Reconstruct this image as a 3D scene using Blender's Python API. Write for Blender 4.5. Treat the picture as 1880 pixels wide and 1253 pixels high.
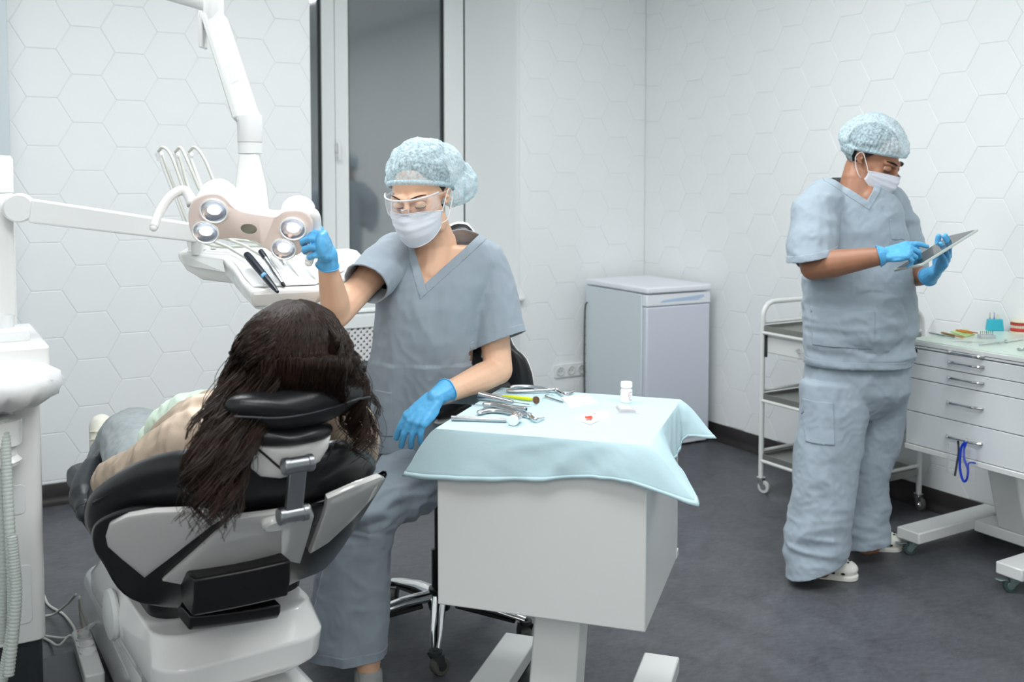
import bpy, bmesh, math, random
import numpy as np
from mathutils import Vector, Matrix, noise
random.seed(7); rng = np.random.default_rng(7)
PI = math.pi
C = bpy.context.scene.collection
sc = bpy.context.scene
for o in list(bpy.data.objects): bpy.data.objects.remove(o)

# ------------------------------------------------------------------ camera, world, lights, exposure
CAM_H = 1.49225; YAW = 0.535463; PITCH = 0.052438; FPX = 1852.47; CYP = 428.46
cam = bpy.data.objects.new('camera', bpy.data.cameras.new('camera')); C.objects.link(cam)
cam.location = (0, 0, CAM_H); cam.rotation_euler = (PI/2 - PITCH, 0, -YAW)
cam.data.sensor_width = 36; cam.data.lens = FPX/1880*36; cam.data.shift_y = (CYP - 626.5)/1880
cam.data.clip_start = .05; sc.camera = cam
cam.data.dof.use_dof = True; cam.data.dof.focus_distance = 2.75; cam.data.dof.aperture_fstop = 4.0
w = bpy.data.worlds.new('world'); sc.world = w; w.use_nodes = True
w.node_tree.nodes['Background'].inputs[0].default_value = (.75, .85, 1, 1)
w.node_tree.nodes['Background'].inputs[1].default_value = .25
CEIL = 2.95
PANELS = ((.5, 1.0), (2.2, 1.0), (.6, 3.1), (2.2, 3.1))
def area(name, x, y, z, sx, sy, e, rot=(0, 0, 0), col=(.96, .985, 1)):
    l = bpy.data.lights.new(name, 'AREA'); l.shape = 'RECTANGLE'; l.size = sx; l.size_y = sy; l.energy = e; l.color = col
    o = bpy.data.objects.new(name, l); C.objects.link(o); o.location = (x, y, z); o.rotation_euler = rot
    return o
for (lx, ly) in PANELS:
    area('ceiling_panel_light', lx, ly, CEIL-.035, 1.15, .55, 20)
area('behind_camera_soft_light', -.6, -.9, 2.5, 1.6, 1.2, 24, (math.radians(52), 0, math.radians(-32)), (1, .98, .96))  # unseen soft area light above and behind the camera, no fixture modelled
sc.view_settings.view_transform = 'Standard'; sc.view_settings.look = 'None'; sc.view_settings.gamma = 1
sc.view_settings.exposure = 0.42; sc.view_settings.use_curve_mapping = False

# ------------------------------------------------------------------ photo geometry: camera right / forward in room axes
cy_, sy_ = math.cos(YAW), math.sin(YAW)
CR = np.array([cy_, -sy_, 0.]); CF = np.array([sy_, cy_, 0.]); UP = np.array([0., 0., 1.])
def W(x, y, d):
    """room point seen at photo position (x, y) at distance d along the view axis"""
    X = (x-940)/FPX; Z = -(y-CYP)/FPX; c, s = math.cos(PITCH), math.sin(PITCH)
    v = CR*X + CF*(c+Z*s) + UP*(-s+Z*c)
    return np.array([0, 0, CAM_H]) + v*d
def Wz(x, y, z):
    p = W(x, y, 1.) - np.array([0, 0, CAM_H]); return np.array([0, 0, CAM_H]) + p*((z-CAM_H)/p[2])

# ------------------------------------------------------------------ materials
def S(r, g=None, b=None):
    if g is None: g = b = r
    f = lambda c: (c/255/12.92) if c <= 10 else ((c/255+.055)/1.055)**2.4
    return (f(r), f(g), f(b), 1)
def mat(name, col, rough=.5, metal=0., bump=0., bscale=200., spec=.5, coat=0., var=0., vscale=3., trans=0., ior=1.45, alpha=1., emit=None, es=0., sheen=0., sss=0., bdist=.002, stretch=(1,1,1)):
    m = bpy.data.materials.new(name); m.use_nodes = True; nt = m.node_tree; b = nt.nodes['Principled BSDF']
    I = b.inputs
    I['Base Color'].default_value = col; I['Roughness'].default_value = rough; I['Metallic'].default_value = metal
    I['Specular IOR Level'].default_value = spec; I['IOR'].default_value = ior; I['Coat Weight'].default_value = coat; I['Coat Roughness'].default_value = .06
    I['Transmission Weight'].default_value = trans; I['Alpha'].default_value = alpha; I['Sheen Weight'].default_value = sheen
    if sss: I['Subsurface Weight'].default_value = sss; I['Subsurface Scale'].default_value = .01; I['Subsurface Radius'].default_value = (1, .35, .2)
    if emit: I['Emission Color'].default_value = emit; I['Emission Strength'].default_value = es
    tc = nt.nodes.new('ShaderNodeTexCoord'); mp = nt.nodes.new('ShaderNodeMapping'); mp.inputs['Scale'].default_value = stretch
    nt.links.new(tc.outputs['Object'], mp.inputs[0])
    if var:
        n = nt.nodes.new('ShaderNodeTexNoise'); n.inputs['Scale'].default_value = vscale; n.inputs['Detail'].default_value = 8; n.inputs['Roughness'].default_value = .62
        nt.links.new(mp.outputs[0], n.inputs[0])
        r = nt.nodes.new('ShaderNodeValToRGB'); e = r.color_ramp.elements
        e[0].position = .32; e[1].position = .68
        e[0].color = tuple(c*(1-var) for c in col[:3])+(1,); e[1].color = tuple(min(1, c*(1+var)) for c in col[:3])+(1,)
        nt.links.new(n.outputs[0], r.inputs[0]); nt.links.new(r.outputs[0], I['Base Color'])
    if bump:
        n = nt.nodes.new('ShaderNodeTexNoise'); n.inputs['Scale'].default_value = bscale; n.inputs['Detail'].default_value = 4
        nt.links.new(mp.outputs[0], n.inputs[0])
        q = nt.nodes.new('ShaderNodeBump'); q.inputs['Strength'].default_value = bump; q.inputs['Distance'].default_value = bdist
        nt.links.new(n.outputs[0], q.inputs['Height']); nt.links.new(q.outputs[0], I['Normal'])
    return m
M = dict(
 tile=mat('glazed_tile', S(243, 246, 246), .38, bump=.05, bscale=60, var=.012, vscale=2.5),
 grout=mat('grout', S(236, 240, 240), .7), paint=mat('wall_paint', S(238, 242, 242), .75, bump=.05, bscale=150),
 ceil=mat('ceiling_paint', S(240), .8), pier=mat('grey_paint', S(196, 206, 210), .6, bump=.04),
 base=mat('skirting', S(44, 40, 41), .55, var=.3, vscale=12, bump=.1, bscale=60),
 upvc=mat('white_frame', S(240, 243, 242), .28), dark=mat('dark_rubber', S(18), .55), gasket=mat('gasket', S(50, 56, 56), .6),
 gloss=mat('white_gloss_plastic', S(240, 241, 239), .16, coat=.5, var=.01), white=mat('white_plastic', S(236, 238, 238), .35),
 metalw=mat('white_powder_metal', S(232, 234, 232), .24, coat=.3, bump=.02, bscale=90, var=.01),
 metalw2=mat('white_drawer_metal', S(226, 230, 232), .3), cream=mat('pale_grey_plastic', S(214, 218, 216), .4),
 shellg=mat('silver_white_shell', S(214, 214, 210), .2, coat=.6), shellw=mat('white_shell', S(236, 236, 232), .14, coat=.6),
 leather=mat('black_leather', S(25, 26, 28), .34, bump=.18, bscale=260, var=.12, vscale=30), blackp=mat('black_plastic', S(16, 17, 19), .25),
 leather2=mat('dark_grey_leather', S(46, 50, 54), .38, bump=.18, bscale=260),
 chrome=mat('chrome', S(225), .1, 1.), steel=mat('brushed_steel', S(190, 192, 194), .26, 1., bump=.06, bscale=120, stretch=(1, 1, .1)),
 alu=mat('satin_aluminium', S(168, 171, 175), .32, 1.), tray=mat('steel_tray', S(150, 152, 146), .38, .7),
 tealm=mat('zinc_castor', S(150, 168, 166), .35, .8), tyre=mat('teal_grey_tyre', S(58, 78, 76), .5), greyrub=mat('grey_tyre', S(92, 94, 90), .5),
 fridge=mat('fridge_enamel', S(214, 225, 230), .3), fridged=mat('fridge_door_enamel', S(214, 220, 232), .3), fridgew=mat('fridge_top', S(238, 242, 248), .3),
 scrubw=mat('grey_blue_scrub_cloth', S(146, 158, 168), .85, bump=.16, bscale=900, sheen=.15, var=.035, vscale=5),
 scrubm=mat('light_grey_blue_scrub_cloth', S(158, 172, 183), .85, bump=.18, bscale=900, sheen=.15, var=.04, vscale=5),
 seam=mat('scrub_seam', S(118, 130, 141), .9), skinw=mat('light_skin', S(232, 188, 158), .45, bump=.08, bscale=400, var=.05, vscale=9, sss=.12),
 skinm=mat('tanned_skin', S(164, 117, 91), .48, bump=.12, bscale=300, var=.1, vscale=14, sss=.1),
 glove=mat('blue_nitrile', S(92, 176, 226), .36, bump=.12, bscale=180, var=.07, vscale=22),
 mask=mat('mask_fabric', S(226, 230, 238), .85, bump=.1, bscale=500), strap=mat('white_elastic', S(235), .8),
 hair=mat('dark_brown_hair', S(38, 24, 16), .45, var=.5, vscale=40, spec=.35), hairdark=mat('dark_hair_mass', S(22, 15, 12), .9, spec=.05), hairm=mat('black_hair', S(24, 20, 18), .5),
 beige=mat('beige_coat_cloth', S(172, 155, 137), .85, bump=.25, bscale=350, var=.07, vscale=8), denim=mat('grey_trouser_cloth', S(156, 164, 166), .9, bump=.3, bscale=500, var=.1, vscale=45),
 bib=mat('pale_green_bib', S(214, 232, 214), .8, bump=.1), trainer=mat('cream_leather', S(226, 225, 212), .5), clog=mat('white_foam_rubber', S(238, 238, 230), .5),
 sock=mat('grey_knit_sock', S(166, 168, 168), .95, bump=.5, bscale=500), iris=mat('brown_iris', S(30, 18, 12), .1), eye=mat('eye_white', S(225, 218, 212), .15),
 lip=mat('lip', S(176, 100, 92), .5), pink=mat('pale_pink_plastic', S(246, 230, 223), .3), darkglass=mat('black_lens', S(60, 62, 62), .12),
 hose=mat('grey_hose', S(206, 208, 200), .5), hose2=mat('ribbed_hose', S(190, 198, 192), .45), navy=mat('navy_plastic', S(28, 36, 48), .3),
 red=mat('red_plastic', S(200, 40, 40), .4), gum=mat('red_gum', S(205, 62, 62), .35), tooth=mat('tooth', S(238, 230, 205), .3),
 cyan=mat('cyan_plastic', S(64, 196, 220), .4), yellow=mat('yellow_green_plastic', S(214, 222, 40), .35), orange=mat('orange_plastic', S(232, 150, 60), .45),
 green=mat('pale_green_plastic', S(196, 226, 150), .5), brown=mat('bronze_plastic', S(168, 128, 70), .4), purple=mat('purple_plastic', S(90, 80, 190), .4), blue=mat('blue_plastic', S(24, 66, 200), .35),
 mint=mat('mint_glass_top', S(220, 240, 226), .25), cotton=mat('cotton_gauze', S(240, 236, 234), .95, bump=.5, bscale=400), blood=mat('red_stain', S(226, 70, 40), .5),
 bottle=mat('white_bottle', S(248), .35), magenta=mat('magenta_print', S(190, 60, 110), .5), paperw=mat('white_print', S(240), .6),
 mirror=mat('bronze_mirror', S(168, 130, 104), .2, .5), platform=mat('grey_platform', S(52, 55, 60), .4), copper=mat('keypad_panel', S(232, 234, 236), .35),
 keyblue=mat('pale_blue_key', S(186, 208, 232), .4), lcd=mat('lcd', S(92, 84, 80), .2), lcdr=mat('lcd_digit', S(240, 150, 110), .3),
 screen=mat('device_screen', S(90, 110, 112), .15), tabback=mat('tablet_back', S(198, 206, 200), .3, .3), night=mat('night_outside', S(40, 48, 50), .9),
 grille=mat('white_lattice', S(232), .5), led=mat('lit_led', S(255), .3, emit=(.92, .96, 1, 1), es=9), panel=mat('lit_ceiling_panel', S(255), .5, emit=(.96, .985, 1, 1), es=2.0),
 reflector=mat('lamp_reflector', S(200, 204, 214), .12, 1.), clear=None)
def glassmat(name, col, alpha, rough=.08, spec=.5):
    m = bpy.data.materials.new(name); m.use_nodes = True; nt = m.node_tree; nt.nodes.clear()
    out = nt.nodes.new('ShaderNodeOutputMaterial'); mx = nt.nodes.new('ShaderNodeMixShader'); t = nt.nodes.new('ShaderNodeBsdfTransparent'); b = nt.nodes.new('ShaderNodeBsdfPrincipled')
    b.inputs['Base Color'].default_value = col; b.inputs['Roughness'].default_value = rough; b.inputs['Specular IOR Level'].default_value = spec
    fr = nt.nodes.new('ShaderNodeLayerWeight'); fr.inputs[0].default_value = .35
    mr = nt.nodes.new('ShaderNodeMapRange'); mr.inputs['To Min'].default_value = alpha; mr.inputs['To Max'].default_value = min(1, alpha+.32)
    nt.links.new(fr.outputs['Fresnel'], mr.inputs[0]); nt.links.new(mr.outputs[0], mx.inputs[0])
    nt.links.new(t.outputs[0], mx.inputs[1]); nt.links.new(b.outputs[0], mx.inputs[2]); nt.links.new(mx.outputs[0], out.inputs[0])
    return m
M['clear'] = glassmat('clear_plastic', S(232, 236, 240), .05)
M['film'] = glassmat('plastic_film', S(250, 252, 253), .6, .4)
M['blister'] = glassmat('blister_plastic', S(225, 226, 232), .5, .2)
def capmat():
    m = bpy.data.materials.new('bouffant_fabric'); m.use_nodes = True; nt = m.node_tree; b = nt.nodes['Principled BSDF']
    b.inputs['Base Color'].default_value = S(206, 230, 238); b.inputs['Roughness'].default_value = .8
    tc = nt.nodes.new('ShaderNodeTexCoord'); n = nt.nodes.new('ShaderNodeTexNoise'); n.inputs['Scale'].default_value = 130; n.inputs['Detail'].default_value = 6
    nt.links.new(tc.outputs['Object'], n.inputs[0])
    r = nt.nodes.new('ShaderNodeMapRange'); r.inputs['From Min'].default_value = .35; r.inputs['From Max'].default_value = .65; r.inputs['To Min'].default_value = .36; r.inputs['To Max'].default_value = .74
    nt.links.new(n.outputs[0], r.inputs[0]); nt.links.new(r.outputs[0], b.inputs['Alpha'])
    q = nt.nodes.new('ShaderNodeBump'); q.inputs['Strength'].default_value = .5; q.inputs['Distance'].default_value = .003
    nt.links.new(n.outputs[0], q.inputs['Height']); nt.links.new(q.outputs[0], b.inputs['Normal'])
    return m
M['cap'] = capmat()
def clothmat():
    m = mat('pale_cyan_paper', S(203, 231, 238), .6, bump=.12, bscale=120); nt = m.node_tree; b = nt.nodes['Principled BSDF']
    out = nt.nodes['Material Output']; t = nt.nodes.new('ShaderNodeBsdfTranslucent'); t.inputs[0].default_value = S(206, 234, 238)
    mx = nt.nodes.new('ShaderNodeMixShader'); mx.inputs[0].default_value = .18
    nt.links.new(b.outputs[0], mx.inputs[1]); nt.links.new(t.outputs[0], mx.inputs[2]); nt.links.new(mx.outputs[0], out.inputs[0]); return m
M['drape'] = clothmat()
def floormat():
    m = bpy.data.materials.new('slate_vinyl'); m.use_nodes = True; nt = m.node_tree; b = nt.nodes['Principled BSDF']
    tc = nt.nodes.new('ShaderNodeTexCoord'); a = nt.nodes.new('ShaderNodeTexNoise'); a.inputs['Scale'].default_value = 4.5; a.inputs['Detail'].default_value = 12; a.inputs['Roughness'].default_value = .72; a.inputs['Distortion'].default_value = .9
    c = nt.nodes.new('ShaderNodeTexNoise'); c.inputs['Scale'].default_value = 26; c.inputs['Detail'].default_value = 9; c.inputs['Roughness'].default_value = .75
    mp = nt.nodes.new('ShaderNodeMapping'); mp.inputs['Scale'].default_value = (1, 2.2, 1); mp.inputs['Rotation'].default_value = (0, 0, .6)
    nt.links.new(tc.outputs['Object'], a.inputs[0]); nt.links.new(tc.outputs['Object'], mp.inputs[0]); nt.links.new(mp.outputs[0], c.inputs[0])
    mx = nt.nodes.new('ShaderNodeMix'); mx.inputs[0].default_value = .5
    nt.links.new(a.outputs[0], mx.inputs[2]); nt.links.new(c.outputs[0], mx.inputs[3])
    r = nt.nodes.new('ShaderNodeValToRGB'); e = r.color_ramp.elements; e[0].position = .36; e[0].color = S(60, 61, 65); e[1].position = .66; e[1].color = S(98, 101, 106)
    nt.links.new(mx.outputs[0], r.inputs[0]); nt.links.new(r.outputs[0], b.inputs['Base Color'])
    b.inputs['Roughness'].default_value = .42
    q = nt.nodes.new('ShaderNodeBump'); q.inputs['Strength'].default_value = .15; q.inputs['Distance'].default_value = .002
    nt.links.new(c.outputs[0], q.inputs['Height']); nt.links.new(q.outputs[0], b.inputs['Normal'])
    return m
M['floor'] = floormat()
def winmat():
    m = bpy.data.materials.new('window_glass_night'); m.use_nodes = True; nt = m.node_tree; b = nt.nodes['Principled BSDF']
    b.inputs['Base Color'].default_value = S(104, 112, 116); b.inputs['Roughness'].default_value = .05; b.inputs['IOR'].default_value = 2.3; b.inputs['Specular IOR Level'].default_value = .8
    return m
M['glass'] = winmat()

# ------------------------------------------------------------------ mesh builder
def nrm(v): v = np.asarray(v, float); return v/max(1e-9, np.linalg.norm(v))
def frame(d, up=(0, 0, 1)):
    d = nrm(d); u = np.asarray(up, float)
    if abs(d@nrm(u)) > .97: u = np.array([1., 0, 0]) if abs(d[0]) < .8 else np.array([0, 1., 0])
    a = nrm(np.cross(u, d)); b = np.cross(d, a); return a, b
class MB:
    def __init__(s): s.v = []; s.f = []
    def add(s, v, f):
        n = len(s.v); s.v += [tuple(map(float, p)) for p in v]; s.f += [tuple(i+n for i in q) for q in f]; return s
    def box(s, x0, x1, y0, y1, z0, z1, Mx=None):
        v = [(x, y, z) for z in (z0, z1) for y in (y0, y1) for x in (x0, x1)]
        if Mx is not None: v = [tuple(Mx @ Vector(p)) for p in v]
        return s.add(v, [(0, 2, 3, 1), (4, 5, 7, 6), (0, 1, 5, 4), (2, 6, 7, 3), (0, 4, 6, 2), (1, 3, 7, 5)])
    def tube(s, pts, r, n=10, cap=True, sq=None, up=(0, 0, 1), closed=False):
        pts = [np.asarray(p, float) for p in pts]; m = len(pts)
        if not hasattr(r, '__len__'): r = [r]*m
        d0 = pts[1]-pts[0]; a, b = frame(d0, up); rings = []
        for i, p in enumerate(pts):
            if closed: t = pts[(i+1) % m]-pts[i-1]
            else: t = pts[min(i+1, m-1)]-pts[max(i-1, 0)]
            t = nrm(t); a = a-t*(a@t); a = nrm(a); b = np.cross(t, a)
            k = (1, 1) if sq is None else sq
            rings.append([p+r[i]*(k[0]*math.cos(q)*a+k[1]*math.sin(q)*b) for q in [2*PI*j/n for j in range(n)]])
        v = [x for g in rings for x in g]; f = []
        for i in range(m if closed else m-1):
            i2 = (i+1) % m
            for j in range(n): f.append((i*n+j, i*n+(j+1) % n, i2*n+(j+1) % n, i2*n+j))
        if cap and not closed: f.append(tuple(range(n))[::-1]); f.append(tuple((m-1)*n+j for j in range(n)))
        return s.add(v, f)
    def loft(s, rings, cap=True, wrap=True):
        n = len(rings[0]); m = len(rings); v = [x for g in rings for x in g]; f = []
        for i in range(m-1):
            for j in range(n if wrap else n-1): f.append((i*n+j, i*n+(j+1) % n, (i+1)*n+(j+1) % n, (i+1)*n+j))
        if cap: f.append(tuple(range(n))[::-1]); f.append(tuple((m-1)*n+j for j in range(n)))
        return s.add(v, f)
    def ell(s, c, r, ax=None, nu=16, nv=10):
        c = np.asarray(c, float); r = np.asarray([r]*3 if not hasattr(r, '__len__') else r, float)
        ax = np.eye(3) if ax is None else np.asarray(ax)   # rows are axes
        v = [c+ax[2]*r[2]]; 
        for i in range(1, nv):
            t = PI*i/nv
            for j in range(nu):
                q = 2*PI*j/nu; v.append(c+ax[0]*r[0]*math.sin(t)*math.cos(q)+ax[1]*r[1]*math.sin(t)*math.sin(q)+ax[2]*r[2]*math.cos(t))
        v.append(c-ax[2]*r[2]); f = [(0, 1+j, 1+(j+1) % nu) for j in range(nu)]
        for i in range(nv-2):
            for j in range(nu): f.append((1+i*nu+j, 1+(i+1)*nu+j, 1+(i+1)*nu+(j+1) % nu, 1+i*nu+(j+1) % nu))
        L = len(v)-1; k = 1+(nv-2)*nu
        f += [(L, k+(j+1) % nu, k+j) for j in range(nu)]
        return s.add(v, f)
    def caps(s, a, b, ra, rb, n=14):
        a = np.asarray(a, float); b = np.asarray(b, float)
        d = b-a
        if np.linalg.norm(d) > 1e-5:
            e1, e2 = frame(d); R = [[p+r*(math.cos(q)*e1+math.sin(q)*e2) for q in [2*PI*j/n for j in range(n)]] for p, r in ((a, ra), (b, rb))]
            s.loft(R)
        s.ell(a, ra, nu=n, nv=8); s.ell(b, rb, nu=n, nv=8); return s
    def chain(s, pts, rs):
        for i in range(len(pts)-1): s.caps(pts[i], pts[i+1], rs[i], rs[i+1])
        return s
    def lathe(s, prof, c=(0, 0, 0), axis=(0, 0, 1), n=24, cap=True):
        c = np.asarray(c, float); d = nrm(axis); a, b = frame(d)
        return s.loft([[c+d*z+max(r, 1e-5)*(math.cos(q)*a+math.sin(q)*b) for q in [2*PI*j/n for j in range(n)]] for r, z in prof], cap)
    def prism(s, poly, z0, z1, Mx=None, top=None):
        n = len(poly); top = top or poly
        v = [(x, y, z0) for x, y in poly]+[(x, y, z1) for x, y in top]
        if Mx is not None: v = [tuple(Mx @ Vector(p)) for p in v]
        f = [tuple(range(n))[::-1], tuple(range(n, 2*n))]+[(j, (j+1) % n, n+(j+1) % n, n+j) for j in range(n)]
        return s.add(v, f)
WM = {}   # world matrix of every root
def setp(o, label=None, cat=None, group=None, kind=None):
    if label: o['label'] = label
    if cat: o['category'] = cat
    if group: o['group'] = group
    if kind: o['kind'] = kind
    return o
def thing(name, label, cat, loc=(0, 0, 0), rz=0, group=None):
    o = bpy.data.objects.new(name, None); C.objects.link(o); o.empty_display_size = .1
    o.location = loc; o.rotation_euler = (0, 0, rz); WM[o] = Matrix.Translation(Vector(loc)) @ Matrix.Rotation(rz, 4, 'Z')
    return setp(o, label, cat, group)
def root_m(p):
    while p is not None and p not in WM: p = p.parent
    return WM[p] if p is not None else Matrix.Identity(4)
def mesh_from(mb): 
    me = bpy.data.meshes.new('m'); me.from_pydata(mb.v, [], mb.f); return me
def fin(me, ang=35):
    bm = bmesh.new(); bm.from_mesh(me); bmesh.ops.recalc_face_normals(bm, faces=bm.faces); bm.to_mesh(me); bm.free()
    for p in me.polygons: p.use_smooth = True
    if ang < 180: me.set_sharp_from_angle(angle=math.radians(ang))
def obj(name, mb, m, parent=None, world=False, bevel=0, ang=35, subd=0, label=None, solid=0, seg=2, recalc=True):
    me = mesh_from(mb) if isinstance(mb, MB) else mb
    me.name = name
    if world and parent is not None: me.transform(root_m(parent).inverted())
    if recalc: fin(me, ang)
    o = bpy.data.objects.new(name, me); C.objects.link(o)
    if parent is not None: o.parent = parent
    me.materials.clear(); me.materials.append(M[m] if isinstance(m, str) else m)
    if solid:
        k = o.modifiers.new('s', 'SOLIDIFY'); k.thickness = solid; k.offset = 0
    if bevel:
        k = o.modifiers.new('b', 'BEVEL'); k.width = bevel; k.segments = seg; k.limit_method = 'ANGLE'; k.angle_limit = math.radians(40); k.harden_normals = False
    if subd:
        k = o.modifiers.new('d', 'SUBSURF'); k.levels = subd; k.render_levels = subd
    if label: o['label'] = label
    return o
def struct(name, mb, m, parent=None, **k):
    o = obj(name, mb, m, parent, **k)
    if parent is None: o['kind'] = 'structure'
    return o
def remesh(mb, vox, smooth=4, fac=.5):
    me = mesh_from(mb); bm = bmesh.new(); bm.from_mesh(me); bmesh.ops.recalc_face_normals(bm, faces=bm.faces); bm.to_mesh(me); bm.free()
    o = bpy.data.objects.new('tmp', me); C.objects.link(o)
    k = o.modifiers.new('r', 'REMESH'); k.mode = 'VOXEL'; k.voxel_size = vox
    if smooth: k = o.modifiers.new('s', 'SMOOTH'); k.iterations = smooth; k.factor = fac
    dg = bpy.context.evaluated_depsgraph_get(); r = bpy.data.meshes.new_from_object(o.evaluated_get(dg)); bpy.data.objects.remove(o); return r
def vcount(me): return len(me.vertices)
def getco(me):
    a = np.empty(len(me.vertices)*3); me.vertices.foreach_get('co', a); return a.reshape(-1, 3)
def setco(me, a): me.vertices.foreach_set('co', a.ravel()); me.update()
def getno(me):
    a = np.empty(len(me.vertices)*3); me.vertices.foreach_get('normal', a); return a.reshape(-1, 3)
def displace(me, fn):
    """move every vertex along its normal by fn(co)"""
    co = getco(me); no = getno(me)
    d = np.array([fn(p, q) for p, q in zip(co, no)]); setco(me, co+no*d[:, None])
def nz(p, s, o=0.): return noise.noise(Vector((p[0]*s+o, p[1]*s-o*.7, p[2]*s+o*.3)))
def ridge(p, s, o=0.): return 1-abs(noise.noise(Vector((p[0]*s+o, p[1]*s-o*.7, p[2]*s+o*.3))))*2
def bisect(me, planes_sets):
    """planes_sets: list of (list of (point, normal), sphere centre, radius): faces inside all half-spaces and the sphere are deleted with clean edges"""
    bm = bmesh.new(); bm.from_mesh(me)
    for planes, c, r in planes_sets:
        c = Vector(c)
        for p, n in planes:
            fs = [f for f in bm.faces if (f.calc_center_median()-c).length < r+.03]
            g = set(fs); g.update(e for f in fs for e in f.edges); g.update(v for f in fs for v in f.verts)
            bmesh.ops.bisect_plane(bm, geom=list(g), dist=1e-5, plane_co=Vector(p), plane_no=Vector(n))
        P = [(Vector(p), Vector(n)) for p, n in planes]; de = []
        for f in bm.faces:
            m = f.calc_center_median()
            if (m-c).length < r and all((m-p).dot(n) > 0 for p, n in P): de.append(f)
        bmesh.ops.delete(bm, geom=de, context='FACES')
    bm.to_mesh(me); bm.free()
def patch(me, planes, c, r, off=.002, facing=None):
    """copy of the faces inside the planes, lifted by off"""
    bm = bmesh.new(); bm.from_mesh(me); c = Vector(c)
    bmesh.ops.delete(bm, geom=[f for f in bm.faces if (f.calc_center_median()-c).length > r+.03], context='FACES')
    for p, n in planes:
        bmesh.ops.bisect_plane(bm, geom=list(bm.verts)+list(bm.edges)+list(bm.faces), dist=1e-5, plane_co=Vector(p), plane_no=Vector(n))
    P = [(Vector(p), Vector(n)) for p, n in planes]; de = []
    for f in bm.faces:
        m = f.calc_center_median()
        if not ((m-c).length < r and all((m-p).dot(n) > 0 for p, n in P)) or (facing is not None and f.normal.dot(Vector(facing)) < .15): de.append(f)
    bmesh.ops.delete(bm, geom=de, context='FACES'); bm.normal_update()
    for v in bm.verts: v.co += v.normal*off
    bmesh.ops.delete(bm, geom=[v for v in bm.verts if not v.link_faces], context='VERTS')
    m2 = bpy.data.meshes.new('p'); bm.to_mesh(m2); bm.free(); return m2
def spline(P, n=8):
    P = [np.asarray(p, float) for p in P]; out = []
    Q = [2*P[0]-P[1]]+P+[2*P[-1]-P[-2]]
    for i in range(1, len(Q)-2):
        for k in range(n):
            t = k/n; a, b, c, d = Q[i-1:i+3]
            out.append(.5*((2*b)+(-a+c)*t+(2*a-5*b+4*c-d)*t*t+(-a+3*b-3*c+d)*t**3))
    out.append(P[-1]); return out
def lerp(a, b, t): return np.asarray(a)*(1-t)+np.asarray(b)*t
def superell(c, ax, ay, a, b, n=40, e=2.4):
    out = []
    for j in range(n):
        q = 2*PI*j/n; cx, sx = math.cos(q), math.sin(q)
        out.append(np.asarray(c)+np.asarray(ax)*a*math.copysign(abs(cx)**(2/e), cx)+np.asarray(ay)*b*math.copysign(abs(sx)**(2/e), sx))
    return out
def rrect(x0, x1, y0, y1, r, n=5):
    o = []
    for cx, cy, a in ((x1-r, y1-r, 0), (x0+r, y1-r, 90), (x0+r, y0+r, 180), (x1-r, y0+r, 270)):
        for k in range(n+1):
            q = math.radians(a+90*k/n); o.append((cx+r*math.cos(q), cy+r*math.sin(q)))
    return o

def Wx(x, y, X): p = W(x, y, 1.)-np.array([0, 0, CAM_H]); return np.array([0, 0, CAM_H])+p*(X/p[0])
def Wy(x, y, Y): p = W(x, y, 1.)-np.array([0, 0, CAM_H]); return np.array([0, 0, CAM_H])+p*(Y/p[1])

# ================================================================== THE ROOM
XR, YB, XL, YF = 3.955, 5.03, -1.6, -2.2
SS = .127
b = MB(); b.box(XL-.1, XR+.1, YF-.1, YB+.6, -.08, 0); struct('floor', b, 'floor')
b = MB(); b.box(XL-.1, XR+.1, YF-.1, YB+.6, CEIL, CEIL+.08); ceiling = struct('ceiling', b, 'ceil')
NX0, NX1, NZ0, NZ1 = 1.776, 3.014, .79, 2.72
b = MB(); b.box(XL, NX0, YB, YB+.5, 0, CEIL); b.box(NX1+.02, XR+.1, YB, YB+.5, 0, CEIL); b.box(NX0, NX1+.02, YB, YB+.5, 0, NZ0-.03); b.box(NX0, NX1+.02, YB, YB+.5, NZ1, CEIL)
wall_back = struct('wall_back', b, 'grout')
b = MB(); b.box(XR, XR+.12, YF, YB, 0, CEIL); wall_right = struct('wall_right', b, 'grout')
b = MB(); b.box(XL-.12, XL, YF, YB, 0, CEIL); struct('wall_left', b, 'paint')
b = MB(); b.box(XL, XR, YF-.12, YF, 0, CEIL); struct('wall_front', b, 'paint')
b = MB(); b.box(-.05, .352, 4.66, YB-.004, 0, CEIL-.002); struct('wall_pier', b, 'pier', bevel=.006)

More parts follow.
